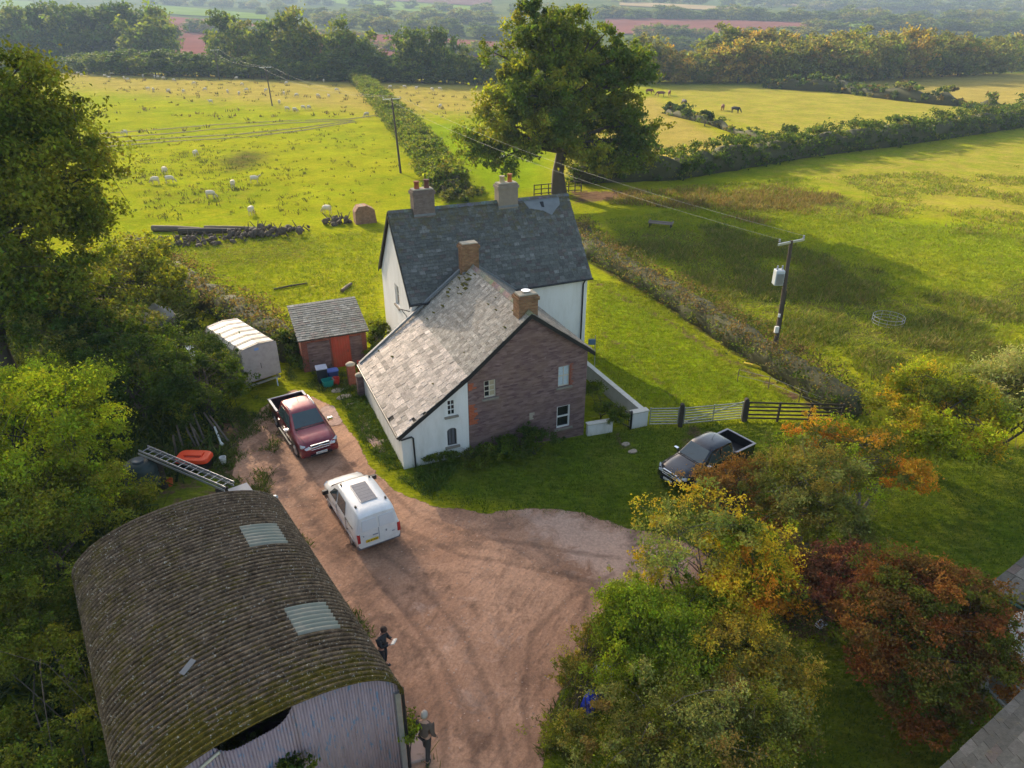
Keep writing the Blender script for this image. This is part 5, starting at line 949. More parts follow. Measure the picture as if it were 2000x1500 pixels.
for px, py, rz, lb in [(245,265,3.0,'white sheep on its own nearest the wheel ruts at the left of the field'), (383,306,1.5,'white sheep standing alone left of the brown rush patch'), (236,344,.4,'white sheep nearest the tall ash in the near flock'), (323,340,2.4,'white sheep just above the pair that graze side by side'), (305,360,3.1,'left sheep of the pair grazing side by side'), (332,358,.2,'right sheep of the pair grazing side by side'), (456,367,1.8,'white sheep left of another one to the right of the grazing pair'), (497,358,.3,'rightmost sheep of the near flock below the brown rush patch'), (412,388,0.,'white sheep grazing alone above the fallen timber'), (492,420,1.6,'white sheep nearest the fallen timber row'), (640,418,2.7,'white sheep beside the rubble bank and the brick block'), (148,377,1,'sheep half hidden by the leaves of the tall ash'), (980,316,2.9,'sheep under the left branches of the oak'), (1035,316,1.2,'sheep just left of the oak trunk')]: sheep(px, py, lb, 'nearer sheep of the left fields', rz)
for x, y in [(222,255),(235,255),(305,267),(320,297),(305,290),(335,282),(437,292),(428,308),(480,290),(485,308),(500,315),(595,295),(605,303),(618,305),(705,290),(733,295),(680,318),(580,352),(600,355),(660,360),(718,362),(803,355),(825,404),(890,362),(925,310),(947,335),(935,370),(965,357),(1040,358),(1110,370),(1120,330),(1160,378),(1092,405),(1122,432),(1152,436),(1185,427),(1207,427),(1243,380),(1265,320),(1285,382),(1315,357),(1433,455),(240,262),(410,300),(560,300),(640,310),(760,330),(1525,345),(1580,345),(1627,350),(1688,355),(1718,353),(1720,422),(1942,355),(1962,358)]:
    sheep(x/2, y/2+1, 'tiny white sheep scattered over the far part of the fields in front of the wood', 'far sheep scattered before the wood')
def cow(px, py, col, label, rz):
    mt = simple('cattle_hide', col, .8, var=.2, scale=5); o = empty('cow', at(px, py), rz, label, 'cow', 'cattle in the right hand pasture')
    Q = [((-.75, 0, 1.05), .27), ((-.2, 0, 1.0), .33), ((.4, 0, 1.02), .32), ((.8, 0, 1.08), .22), ((1.05, 0, .85), .14), ((1.3, 0, .45), .13), ((1.4, 0, .2), .08)]; E_ = [(i, i+1) for i in range(6)]
    for x, k in ((-.72, 0), (.6, 2)):
        for s_ in (1, -1): n0 = len(Q); Q += [((x, s_*.2, .7), .11), ((x-.03, s_*.2, .38), .06), ((x, s_*.2, 0), .055)]; E_ += [(k, n0), (n0, n0+1), (n0+1, n0+2)]
    n0 = len(Q); Q += [((-1.03, 0, 1.1), .04), ((-1.1, 0, .5), .03)]; E_ += [(0, n0), (n0, n0+1)]; skinned('body', Q, E_, [mt], o, 1, 1)
cow(1268, 184, (.13, .04, .02), 'chestnut cow partly behind the right edge of the oak', .3); cow(1290, 189, (.12, .04, .02), 'dark chestnut cow standing right of the oak', 3.0); cow(1307, 187, (.16, .06, .025), 'brown cow facing away, right of the dark chestnut cow', 1.4); cow(1336, 206, (.03, .025, .02), 'black cow beside the round bushes of the broken hedge', 1.8); cow(1411, 216, (.22, .08, .03), 'light brown cow left of the black one out in the pasture', 1.2); cow(1436, 221, (.02, .017, .015), 'black cow alone furthest right in the pasture', -.8)
# ------------------------------------------------------------------ people
def hand(Q, E_, wi, w_, d, up, sd, curl):
    """palm and five bent fingers grown from wrist vertex wi; d = direction of the palm"""
    w_, d, up = Vector(w_), Vector(d).normalized(), Vector(up).normalized(); ac = d.cross(up).normalized(); pn = len(Q); Q.append((tuple(w_+d*.05), .022)); E_.append((wi, pn))
    for i, L_ in enumerate((.068, .078, .074, .058)):
        k = w_+d*.085+ac*(.027-.018*i); n0 = len(Q); Q.append((tuple(k), .0095)); E_.append((pn, n0)); p_ = k; dd = d.copy(); prev = n0
        for j in range(3): dd = (dd*math.cos(curl)+up*-math.sin(curl)).normalized(); up2 = up; p_ = p_+dd*L_*(.45-.1*j); Q.append((tuple(p_), .0085-.001*j)); E_.append((prev, len(Q)-1)); prev = len(Q)-1
    th = w_+d*.03+ac*.03*sd; n0 = len(Q); Q.append((tuple(th), .012)); E_.append((pn, n0)); p_ = th
    for j in range(2): p_ = p_+(d*.6+ac*sd*.6-up*.3).normalized()*.032; Q.append((tuple(p_), .010-.001*j)); E_.append((len(Q)-2, len(Q)-1))
def person(px, py, rz, label, jacket, trousers, hair, arms, nod=.3, stride=0., longh=False):
    o = empty('person', at(px, py), rz, label, 'person'); hd_ = Vector((.05+.1*nod, 0, 1.64-.03*nod))
    legs = {}; J = {}
    for s_ in (1, -1): J[s_] = [(0, s_*.095, .90), (.03+stride*s_*.18, s_*.10, .50), (-.02+stride*s_*.30, s_*.11, .09)]
    Q = [((0, 0, .95), .12), ((0, 0, 1.15), .115), ((.01, 0, 1.36), .13), ((.02, 0, 1.48), .06), ((.03+.05*nod, 0, 1.55), .055), (tuple(hd_), (.095, .08)), (tuple(hd_+Vector((-.01, 0, .09))), (.085, .075))]; E_ = [(i, i+1) for i in range(6)]
    n0 = len(Q); Q.append((tuple(hd_+Vector((.10, 0, -.01))), .018)); E_.append((5, n0))
    for s_ in (1, -1):
        n0 = len(Q); Q.append((tuple(hd_+Vector((0, s_*.088, 0))), .018)); E_.append((5, n0))
        n0 = len(Q); a = arms[s_]; Q += [((.0, s_*.17, 1.41), .06), (a[0], .045), (a[1], .028)]; E_ += [(2, n0), (n0, n0+1), (n0+1, n0+2)]; hand(Q, E_, n0+2, a[1], Vector(a[1])-Vector(a[0]), a[2], s_, a[3])
        n0 = len(Q); l = J[s_]; Q += [(l[0], .09), (l[1], .058), (l[2], .04), ((l[2][0]+.13, l[2][1], .04), .035)]; E_ += [(0, n0), (n0, n0+1), (n0+1, n0+2), (n0+2, n0+3)]
    skinned('body', Q, E_, [M['skin']], o, 1, 0)
    hd0 = .88 if not longh else .72
    Q = [((0, 0, hd0), .175), ((0, 0, 1.12), .155), ((.01, 0, 1.34), .165), ((.01, 0, 1.47), .085)]; E_ = [(0,1),(1,2),(2,3)]
    for s_ in (1, -1): n0 = len(Q); a = arms[s_]; w2 = Vector(a[0]).lerp(Vector(a[1]), .88); Q += [((.0, s_*.19, 1.40), .085), (a[0], .065), (tuple(w2), .045)]; E_ += [(2, n0), (n0, n0+1), (n0+1, n0+2)]
    skinned('jacket', Q, E_, [jacket], o, 1, 0)
    Q = [((0, 0, .95), .13)]; E_ = []
    for s_ in (1, -1): n0 = len(Q); l = J[s_]; Q += [((0, s_*.09, .85), .105), (l[1], .078), ((l[2][0], l[2][1], .12), .062)]; E_ += [(0, n0), (n0, n0+1), (n0+1, n0+2)]
    skinned('trousers', Q, E_, [trousers], o, 1, 0)
    h = MB(); h.loft([[(hd_.x-.018+.105*k*math.cos(a), .092*k*math.sin(a), hd_.z+z) for a in [2*math.pi*j/14 for j in range(14)]] for k, z in ((.96, .0), (1.06, .05), (.98, .11), (.7, .155), (.25, .175))], smooth=True); ho = h.build('hair', hair, o)
    for s_ in (1, -1):
        l = J[s_][2]; h = MB(); h.loft([[(l[0]+x, l[1]+y*k, z) for y, z in ((-.05, 0), (.05, 0), (.045, .07*kk), (-.045, .07*kk))] for x, k, kk in ((-.09, .8, 1.1), (0, 1, 1.3), (.12, 1, .8), (.19, .6, .5))]); h.build('shoe', M['black'], o, bevel=.015)
        h = MB(); h.tube([hd_+Vector((.085, s_*.032, .012)), hd_+Vector((.098, s_*.032, .012))], .010, 8); h.build('eye', M['black'], o)
    return o
dk = simple('black_jacket', (.012, .016, .022), .8, var=.3, scale=5); dt = simple('dark_trousers', (.025, .028, .035), .9); bh = simple('dark_brown_hair', (.05, .028, .018), .8, var=.3)
person(751, 1303, R(-15), 'person in a black jacket with dark hair looking down at a white sheet', dk, dt, bh, {1: ((.10, .24, 1.14), (.33, .10, 1.20), (0, .2, 1), .5), -1: ((.10, -.24, 1.14), (.33, -.10, 1.20), (0, -.2, 1), .5)}, nod=.9)
p = at(751, 1303); pp = MB(); c_, s_ = math.cos(R(-15)), math.sin(R(-15)); pp.cbox((0, 0, 0), (.14, .24, .03), R(-15), tilt=Matrix.Rotation(-.5, 4, 'Y')); o = pp.build('paper_sheet', M['whitepaint'], None, bevel=.004); o.location = (p.x+.42*c_, p.y+.42*s_, p.z+1.24); tag(o, 'small white pad held in both hands by the person in black', 'pad')
person(834, 1478, R(75), 'person in a brown coat with grey hair walking beside the barn corner', simple('brown_coat', (.095, .065, .05), .85, var=.25), simple('brown_black_trousers', (.035, .028, .026), .9), simple('grey_hair', (.36, .32, .28), .85, var=.2), {1: ((.04, .26, 1.12), (.18, .24, .92), (1, 0, .3), .35), -1: ((-.06, -.26, 1.12), (.08, -.28, .88), (1, 0, .3), .35)}, nod=.2, stride=.7, longh=False)
# pale slab by the barn corner
m = MB(); m.cbox((0, 0, .05), (.7, .9, .12), .3); o = m.build('concrete_slab', simple('pink_slab', (.38, .27, .23), .9, var=.15), None, bevel=.02); o.location = at(812, 1462); tag(o, 'square pinkish slab on the ground beside the front corner of the barn', 'slab')
# paving stones at the cottage gate
pr = random.Random(6)
for i, (x, y, w_, d) in enumerate([(660,763,.8,.5),(672,776,.85,.55),(700,752,.5,.4),(684,790,.35,.25),(1222,868,.5,.35),(1236,882,.5,.35),(748,862,.5,.3)]):
    m = MB(); n = 8; m.loft([[(math.cos(2*math.pi*j/n)*w_/2*pr.uniform(.85, 1.15), math.sin(2*math.pi*j/n)*d/2*pr.uniform(.85, 1.15), z) for j in range(n)] for z in (-.05, .05)]); o = m.build('paving_stone', M['flag'] if 'flag' in M else M.setdefault('flag', simple('flagstone', (.42, .33, .24), .9, var=.25, scale=4, bump=.4)), None, bevel=.01); o.location = at(x, y); o.rotation_euler = (0, 0, .5)
    tag(o, 'flat pale paving stone set in the grass by the cottage', 'paving stone', 'loose paving stones')
# ------------------------------------------------------------------ unseen cloud added toward the sun to shade the near end of the farm
cs = random.Random(2); tgt = Vector((2, 7, 0)); cc_ = tgt+SUNDIR*1400; m = MB()
for i in range(26):
    c = Vector((cs.uniform(-34, 34), cs.uniform(-17, 13), cs.uniform(-3, 9))); r_ = cs.uniform(6, 11)
    m.loft([[c+Vector((math.cos(a)*r_*math.sin(f), math.sin(a)*r_*math.sin(f), -math.cos(f)*r_*.8)) for a in [2*math.pi*j/14 for j in range(14)]] for f in [math.pi*(k+.15)/8.3 for k in range(9)]], smooth=True)
cl = m.build('shade_cloud', simple('shade_cloud', (.9, .9, .9), 1., var=.02), None); cl.location = cc_; tag(cl, kind='stuff')
# ------------------------------------------------------------------ vegetation
def leafcloud(C, size, col, rs, up=.4, aspect=.55, vary=.4):
    """one small diamond-shaped leaf per centre"""
    n = len(C); N = rs.normal(size=(n, 3)); N[:, 2] += up*1.5; N /= np.linalg.norm(N, axis=1)[:, None]+1e-9
    A = np.cross(N, rs.normal(size=(n, 3))); A /= np.linalg.norm(A, axis=1)[:, None]+1e-9; B = np.cross(N, A)
    s = (size*(1+vary*rs.uniform(-1, 1, n)))[:, None]; A = A*s; B = B*s*aspect; dr = np.zeros((n, 3)); dr[:, 2] = -s[:, 0]*.25
    V = np.stack([C-A+dr, C+B, C+A+dr, C-B], 1).reshape(-1, 3); return V, np.repeat(col, 4, axis=0)
def quads(V): return np.arange(len(V), dtype=np.int32).reshape(-1, 4)
def pick(rs, pal, n):
    w_ = np.array([p[1] for p in pal], float); return np.array([p[0] for p in pal])[rs.choice(len(pal), n, p=w_/w_.sum())]
LEAFGAIN = np.array((1.85, 1.75, 1.1))
class Blob:
    def __init__(s, c, r): s.c = np.array(c, float); s.r = np.array(r, float)
def depth(p): return p[1]*math.cos(PITCH)-(p[2]-HC)*math.sin(PITCH)
def bz(px, py, z, rx, ry, ryd=None):
    """crown blob seen at pixel px, py with its centre z metres up; radii in photo pixels"""
    r_ = ray(px, py); t = (z-HC)/r_[2]; c = (r_[0]*t, r_[1]*t, z); k = depth(c)/F; return Blob(c, (rx*k, (ryd or (rx+ry)/2)*k, ry*k))
def bY(px, py, Y, rx, ry, ryd=None):
    c = onY(px, py, Y); k = depth(c)/F; return Blob(c, (rx*k, (ryd or (rx+ry)/2)*k, ry*k))
def clumps(blobs, n, rs, inner=.5, low=-.75):
    v = np.array([b.r.prod()**(1/2) for b in blobs]); k = rs.choice(len(blobs), n, p=v/v.sum()); out = []
    for i in k:
        for _ in range(20):
            d = rs.normal(size=3); d /= np.linalg.norm(d)
            if d[2] > low: break
        out.append(blobs[i].c+d*blobs[i].r*(inner+(1-inner)*rs.random()**.6))
    return np.array(out), k
def foliage(CC, cr, nleaf, size, pal, rs, jit=.36, flat=.75, up=.4, palfn=None, outw=.0, aspect=.55):
    n = len(CC); per = rs.multinomial(nleaf, np.full(n, 1/n)); idx = np.repeat(np.arange(n), per); m = len(idx)
    d = rs.normal(size=(m, 3)); d /= np.linalg.norm(d, axis=1)[:, None]; rad = rs.random(m)**.45
    crv = cr*(.6+.8*rs.random(n)); st = .7+.6*rs.random((n, 3)); d = d*rad[:, None]*crv[idx][:, None]*st[idx]; d[:, 2] *= flat
    NS = 9; sub = rs.normal(size=(n, NS, 3))*np.array((.55, .55, .42)); sk = rs.randint(0, NS, m); d = (sub[idx, sk]+rs.normal(size=(m, 3))*.26*(.5+rs.random((n, NS))[idx, sk])[:, None])*crv[idx][:, None]*st[idx]; d[:, 2] *= flat; shade = (.72+.56*rs.random((n, NS)))[idx, sk]
    P = CC[idx]+d; cc = pick(rs, pal, n) if palfn is None else palfn(CC, rs); col = cc[idx]*(1+jit*rs.uniform(-1, 1, (m, 1)))*(1+.08*rs.normal(size=(m, 3)))*(.82+.36*rs.random(n))[idx][:, None]*shade[:, None]
    return leafcloud(P, size, np.clip(col*LEAFGAIN, .002, .9), rs, up, aspect)
def limb(mb, a, b, r0, r1, rs, sag=.15, n=5, seg=5):
    a, b = Vector(a), Vector(b); L = (b-a).length; pts = []
    o = Vector(rs.normal(size=3))*L*.07
    for i in range(n):
        t = i/(n-1); p = a.lerp(b, t)+o*math.sin(math.pi*t)+Vector((0, 0, L*sag*math.sin(math.pi*t))); pts.append(p)
    mb.tube(pts, [r0*(1-i/(n-1))+r1*i/(n-1) for i in range(n)], seg)
def tree(name, label, cat, base, blobs, ncl, cr, nleaf, size, pal, seed, tr=.25, group=None, limbs=30, bark='bark', fork=.35, stems=1, inner=.5, low=-.75, flat=.75, up=.4, palfn=None, lean=0, inner_leaf=0, jit=.28, aspect=.55, sprigs=0):
    rs = np.random.RandomState(seed); base = Vector(base); o = empty(name, base, 0, label, cat, group)
    CC, k = clumps(blobs, ncl, rs, inner, low); V, c = foliage(CC, cr, nleaf, size, pal, rs, flat=flat, up=up, palfn=palfn, jit=jit, aspect=aspect)
    cr_o = link('crown', fastmesh('crown', V-np.array(base), quads(V), c), [M['leaf']], o)
    mb = MB(); top = Vector(np.mean([b.c for b in blobs], 0)); topz = max(b.c[2]+b.r[2]*.5 for b in blobs)
    for s_ in range(stems):
        a = base+Vector((rs.uniform(-1, 1), rs.uniform(-1, 1), 0))*(tr*1.6 if stems > 1 else 0); e = Vector((top.x, top.y, topz)) if stems == 1 else Vector(CC[rs.randint(ncl)])
        pts = [a+Vector((0, 0, -.3))]; n = 8
        for i in range(1, n+1):
            t = i/n; p = a.lerp(e, t); h = .12*(e-a).length*math.sin(math.pi*t); p = Vector((a.x+(e.x-a.x)*t**1.5, a.y+(e.y-a.y)*t**1.5, p.z))+Vector((rs.uniform(-1, 1), rs.uniform(-1, 1), 0))*tr*.4; pts.append(p)
        rr = [tr*1.35]+[tr*(1-.85*i/n) for i in range(1, n+1)]; mb.tube([p-base for p in pts], rr, 9)
        for i in rs.choice(ncl, min(ncl, limbs//stems), replace=False):
            q = Vector(CC[i]); j = min(range(2, n+1), key=lambda j: abs(pts[j].z-(base.z+(q.z-base.z)*.62))+.15*(pts[j]-q).length); limb(mb, pts[j]-base, q-base, rr[j]*.55, tr*.07, rs)
            if sprigs:
                for _ in range(sprigs): e2 = q+Vector(rs.normal(size=3))*cr*1.1; limb(mb, q-base, e2-base, tr*.06, tr*.02, rs, .05, 3, 4)
    mb.build('trunk', M[bark], o, smooth=True); return o
G1, G2, G3, G4 = (.055, .085, .014), (.085, .11, .018), (.035, .06, .016), (.12, .135, .02)
OL, YE, OR_, RU, RD, LG = (.10, .11, .035), (.36, .28, .03), (.33, .155, .02), (.15, .075, .03), (.11, .042, .036), (.17, .22, .02)
def gp(px, py): return at(px, py)
# the oak behind the farmhouse
tree('oak_tree', 'tall broad oak standing alone in the field behind the white farmhouse', 'tree', gp(1092, 378),
     [bY(1080,70,83,90,62), bY(1020,110,83,75,60), bY(1150,110,83,80,62), bY(1060,165,80,110,65), bY(1180,180,84,80,60), bY(975,205,82,65,45), bY(950,255,82,50,38), bY(1050,240,79,100,50), bY(1215,240,84,62,50), bY(1235,290,83,45,35), bY(1150,275,80,80,40), bY(1000,292,80,50,28), bY(1180,315,82,60,22), bY(1100,120,87,100,80), bY(1110,220,88,120,60), bY(1222,140,83,52,45), bY(985,300,81,50,30), bY(935,290,82,35,28), bY(1030,40,84,60,36)],
     290, 1.15, 120000, .18, [((.075,.105,.016), 4), (G2, 3), ((.05,.08,.018), 3), (G4, 2)], 3, tr=.75, limbs=80, inner=.45, low=-.8)
# large ash at the left edge
tree('ash_tree', 'very tall green ash filling the left edge above the hedge', 'tree', gp(20, 735),
     [bY(50,185,38,85,75), bY(30,300,38,130,110), bY(110,330,37,90,100), bY(-60,330,38,150,150), bY(60,470,37,145,110), bY(150,440,38,65,75), bY(-90,540,37,150,90), bY(90,560,37,90,50)],
     190, 1.05, 90000, .115, [((.075,.10,.016), 3), (G2, 4), (G4, 3), (G1, 2)], 5, tr=.4, limbs=70, inner=.4, sprigs=1)
def shrub(name, label, base, blobs, ncl, cr, nleaf, size, pal, seed, cat='shrub', **k):
    k.setdefault('tr', .09); k.setdefault('stems', 5); k.setdefault('limbs', 40); k.setdefault('low', -.3); return tree(name, label, cat, base, blobs, ncl, cr, nleaf, size, pal, seed, **k)
def under(b): return (b.c[0], b.c[1], float(gz(b.c[0], b.c[1])))
S = []
def SH(name, label, blobs, ncl, cr, nleaf, size, pal, seed, base=None, **k): return shrub(name, label, base or under(blobs[0]), blobs, ncl, cr, nleaf, size, pal, seed, **k)
SH('willow_tree', 'olive green willow between the tall ash and the field hedge', [bz(240,520,3.5,95,60), bz(300,560,2.6,80,60), bz(180,590,3,100,70), bz(290,500,3.2,50,35)], 75, .8, 24000, .10, [(G2,3),(G4,3),(OL,2)], 11, cat='tree', tr=.16, sprigs=1)
SH('bramble_bush', 'grey green scrub around the broken shed under the tall ash', [bz(100,650,3,160,70), bz(230,670,2.4,110,60), bz(20,620,3.5,120,80)], 80, .7, 26000, .085, [(G3,3),(G1,3),(OL,2)], 12)
SH('hawthorn_bush', 'dark hawthorn bush behind the bright green tree, left of the ivy bush', [bz(270,740,2.4,100,80), bz(200,700,2.6,80,60), bz(310,690,2,60,50)], 60, .6, 26000, .07, [(G3,4),(G1,3),(OL,1)], 13)
SH('ivy_bush', 'dark rounded ivy covered bush beside the livestock trailer', [bz(400,745,1.9,75,85), bz(345,790,1.6,60,60), bz(380,690,1.8,60,40)], 60, .5, 28000, .06, [(G3,4),(G1,4),(G4,1)], 14)
SH('elder_tree', 'bright yellow green leafy tree above the left side of the arched barn', [bz(110,800,4.6,125,95), bz(60,870,4,130,110), bz(170,900,3,85,90), bz(40,770,4.4,90,60), bz(200,960,2.2,70,60)], 85, .62, 52000, .062, [((.27,.30,.02),5),(LG,4),(G4,2)], 15, cat='tree', tr=.14, palfn=None)
SH('holly_bush', 'dark green shrub spreading left of the back end of the arched barn', [bz(90,1000,2.8,150,90), bz(-20,1080,3,130,120), bz(230,985,1.6,60,40)], 60, .6, 34000, .055, [(G1,3),(G4,3),(G2,3)], 16, limbs=14)
SH('bramble_bush', 'low bramble thicket filling the bottom left corner beside the arched barn', [bz(70,1180,2.2,110,90), bz(80,1330,2,120,110), bz(120,1460,1.6,130,100), bz(-30,1300,2,100,150), bz(200,1560,1.4,130,70)], 100, .42, 60000, .045, [(G2,4),(G4,3),(G1,4),(OL,1)], 17, low=0., limbs=12)
SH('field_maple', 'bright green and gold maple at the end of the long hedge on the right', [bz(1790,790,2.6,95,70), bz(1850,850,2.2,100,90), bz(1770,870,2,80,70), bz(1910,800,2.6,60,60)], 80, .6, 46000, .065, [((.22,.25,.02),5),(G4,3),(G2,2),((.30,.23,.03),2)], 21, cat='tree', tr=.14)
SH('willow_bush', 'silvery grey green willow cut by the right edge of the view', [bz(1975,765,3.2,60,80), bz(2040,790,3.2,90,110)], 50, .55, 30000, .09, [((.30,.31,.20),3),((.22,.25,.12),3)], 22, aspect=.25, up=0)
SH('maple_sapling', 'thin orange and gold tree between the field maple and the black pickup', [bz(1700,910,2.2,95,65), bz(1620,850,2.6,45,40), bz(1760,930,1.8,55,50), bz(1560,880,2.2,50,40)], 52, .5, 15000, .06, [((.34,.20,.03),3),(OR_,2),(LG,2),(OL,2)], 23, cat='tree', bark='palebark', tr=.09, sprigs=2)
SH('pear_bush', 'tall olive green shrub just behind the black pickup', [bz(1590,960,2.2,95,95), bz(1525,925,2,58,60), bz(1620,1030,1.7,90,60)], 64, .5, 27000, .055, [(OL,4),(G4,3),((.15,.165,.07),3),((.2,.17,.05),2)], 24, bark='palebark', sprigs=1)
SH('rust_shrub', 'rusty brown thin shrub covering the front corner of the black pickup', [bz(1440,975,1.5,70,45), bz(1400,945,1.6,36,30), bz(1450,925,1.5,45,30), bz(1500,1000,1.3,60,45)], 52, .36, 17000, .045, [(RU,4),((.17,.10,.04),3),(OL,1)], 25, sprigs=2)
SH('ash_sapling', 'sparse pale yellow sapling standing at the edge of the pink track', [bz(1370,1000,3.6,80,60), bz(1340,1070,2.8,90,70), bz(1280,1030,3,40,45), bz(1420,1060,3,60,60), bz(1270,1130,2,50,50)], 60, .38, 9000, .052, [((.27,.26,.08),4),((.17,.21,.07),4),(YE,2)], 26, cat='tree', bark='palebark', tr=.07, sprigs=2, base=at(1330,1235))
SH('maple_tree', 'gold and orange maple between the yellow sapling and the red shrubs', [bz(1455,1090,2.6,70,70), bz(1500,1150,2.2,55,60), bz(1420,1170,2,65,55), bz(1530,1170,1.8,40,30)], 62, .42, 26000, .05, [(OR_,3),(YE,4),(LG,2),(G2,3)], 27, cat='tree')
SH('smoke_bush', 'dark red purple leaved shrub left of the large rusty red acer', [bz(1640,1110,1.8,65,50), bz(1600,1160,1.6,80,60), bz(1680,1170,1.5,50,50)], 56, .42, 24000, .048, [(RD,4),((.085,.045,.038),3),((.13,.055,.05),2)], 28)
SH('twiggy_bush', 'bare brown twiggy bush between the gold maple and the dark red shrub', [bz(1540,1090,1.6,50,45), bz(1570,1200,1.2,60,60)], 36, .4, 6500, .04, [((.09,.065,.05),4),((.14,.09,.05),2)], 29, limbs=90, sprigs=4, tr=.05)
SH('acer_tree', 'large rounded acer with rusty red and green leaves beside the slate roofs', [bz(1790,1160,2.8,110,75), bz(1860,1200,2.6,95,80), bz(1730,1240,2.2,105,90), bz(1830,1290,2,110,90), bz(1920,1300,1.8,60,60), bz(1780,1370,1.4,90,40)], 170, .46, 110000, .045, [((.13,.052,.026),5),((.17,.078,.028),3),((.08,.09,.02),5),((.10,.062,.028),4)], 30, cat='tree', tr=.13, low=-.5, flat=.5)
SH('privet_bush', 'bright green rounded bush beside the track above the rubbish bins', [bz(1250,1210,2.2,80,65), bz(1310,1260,2,75,75), bz(1210,1290,1.5,70,55), bz(1360,1200,1.9,50,50)], 80, .42, 52000, .042, [(LG,4),(G2,3),((.12,.17,.02),4)], 31)
SH('dogwood_bush', 'gold and olive shrub in the middle of the near thicket', [bz(1450,1280,2,90,55), bz(1520,1330,1.6,70,60), bz(1400,1240,2,50,40)], 66, .4, 30000, .042, [((.26,.21,.03),4),(OL,3),((.22,.18,.04),3)], 32, sprigs=1)
SH('elder_bush', 'large olive grey shrub filling the bottom of the near thicket', [bz(1300,1400,1.8,130,80), bz(1420,1440,1.8,130,100), bz(1510,1440,1.5,70,90), bz(1210,1470,1.4,110,60), bz(1350,1540,1.5,180,60)], 130, .42, 76000, .038, [(OL,4),(G4,3),((.15,.165,.07),4),((.16,.12,.05),1)], 33, sprigs=1, bark='palebark')
SH('bramble_bush', 'ragged bramble on the verge left of the blue tarpaulin', [bz(1130,1330,.5,50,45), bz(1110,1440,.6,40,70), bz(1175,1250,.6,40,35)], 40, .28, 13000, .035, [(OL,3),(G4,3),((.2,.17,.05),2)], 34, tr=.03, low=0)
SH('bramble_bush', 'leafy green sprig growing up at the front corner of the arched barn', [bz(795,1430,1.2,22,22)], 10, .2, 1500, .045, [(LG,3),(G2,2)], 35, tr=.02, stems=2, low=0)
SH('elder_bush', 'leafy sprigs growing up in front of the mauve barn end', [bz(430,1485,2.9,45,22), bz(560,1500,2.6,35,20)], 16, .25, 3200, .055, [(G2,3),(G3,3)], 36, tr=.03, low=0)
SH('nettle_patch', 'dark green bush growing against the foot of the stone gable', [bz(1045,860,.55,38,26), bz(1010,875,.4,40,20)], 30, .25, 9000, .05, [(G3,3),(G1,3)], 37, tr=.02, low=0)
SH('nettle_patch', 'weeds along the foot of the white lean-to and the stone gable', [bz(880,903,.25,60,14), bz(950,890,.25,60,14)], 40, .2, 8000, .05, [(G2,3),(G1,2)], 38, tr=.015, low=0, base=at(915,895))
SH('rose_bush', 'green shrubs inside the little walled garden', [bz(1175,790,.4,28,22), bz(1205,815,.4,20,18), bz(1160,760,.4,14,18)], 24, .25, 6000, .05, [(G2,3),(G1,2)], 39, tr=.02, low=0)
SH('elder_bush', 'green bush in the gap between the brick shed and the white farmhouse', [bz(735,650,1.1,20,24), bz(742,690,.8,14,20)], 24, .35, 6000, .07, [(G2,3),(G1,3)], 40, tr=.04)
SH('bramble_bush', 'dark undergrowth between the livestock trailer and the brick shed', [bz(577,670,1.,26,30), bz(590,700,.6,20,18)], 26, .35, 8000, .07, [(G3,4),(G1,3)], 41, tr=.03)
SH('elder_bush', 'bushes around the foot of the field hedge just above the farmhouse roof', [bY(860,360,84,22,16), bY(900,385,80,35,14), bY(920,375,84,25,12)], 26, .7, 5000, .16, [(G3,2),(OL,3),(G1,1)], 42)
# ------------------------------------------------------------------ hedges
def hedge(label, px, wd, ht, dens, size, pal, seed, top=None, gaps=0, step=1.6, zj=.2):
    rs = np.random.RandomState(seed); L = [at(*p) for p in px]; o = empty('hedge', L[0], 0, label, 'hedge', 'field hedges'); b = np.array(L[0])
    CC = []; CW = []; mb = MB(); rings = []
    for i in range(len(L)-1):
        a, e = L[i], L[i+1]; d = (e-a); ln = d.length; t_ = d.normalized(); nr = Vector((-t_.y, t_.x, 0)); n = max(2, int(ln/step))
        for k in range(n+(i == len(L)-2)):
            p = a+d*(k/n); hh = ht*(1+zj*rs.uniform(-1, 1)); ww = wd*(1+.15*rs.uniform(-1, 1))
            if i == 0 and k == 0 or (i == len(L)-2 and k == n): hh *= .5; ww *= .4
            rings.append([Vector((p.x+nr.x*x*ww*.36, p.y+nr.y*x*ww*.36, p.z+z*hh)) - L[0] for x, z in ((-1, -.05), (-1.0, .42), (-.8, .70), (0, .76), (.8, .70), (1.0, .42), (1, -.05))])
            if rs.random() < gaps: continue
            for _ in range(dens):
                q = rs.uniform(-1, 1); s_ = rs.random(); u = rs.uniform(-.5, .5)*step
                if s_ < .5: x, z = q, rs.uniform(.88, 1.02)
                else: x, z = (1 if q > 0 else -1)*rs.uniform(.8, 1.02), rs.uniform(.08, .95)
                CC.append((p.x+t_.x*u+nr.x*x*ww/2, p.y+t_.y*u+nr.y*x*ww/2, p.z+z*hh)); CW.append(z)
    CC = np.array(CC); CW = np.array(CW); nl = len(CC)*(16 if wd < 3 else 34)
    def pf(C, r_):
        c = pick(r_, pal, len(C))
        if top: m = (CW > .87) & (r_.random(len(C)) < .8); c[m] = pick(r_, top, m.sum())
        return c
    V, c = foliage(CC, min(wd*.16, .55), nl, size, pal, rs, palfn=pf, up=.3); link('foliage', fastmesh('foliage', V-b, quads(V), c), [M['leaf']], o)
    mb.loft(rings, smooth=True); mb.build('twigs', M['twigs'], o); return o
M['twigs'] = simple('twigs', (.06, .06, .022), .95, var=.5, scale=4, bump=1.)
BRN = [((.10,.075,.055),4),((.08,.06,.042),3),((.07,.07,.025),3)]
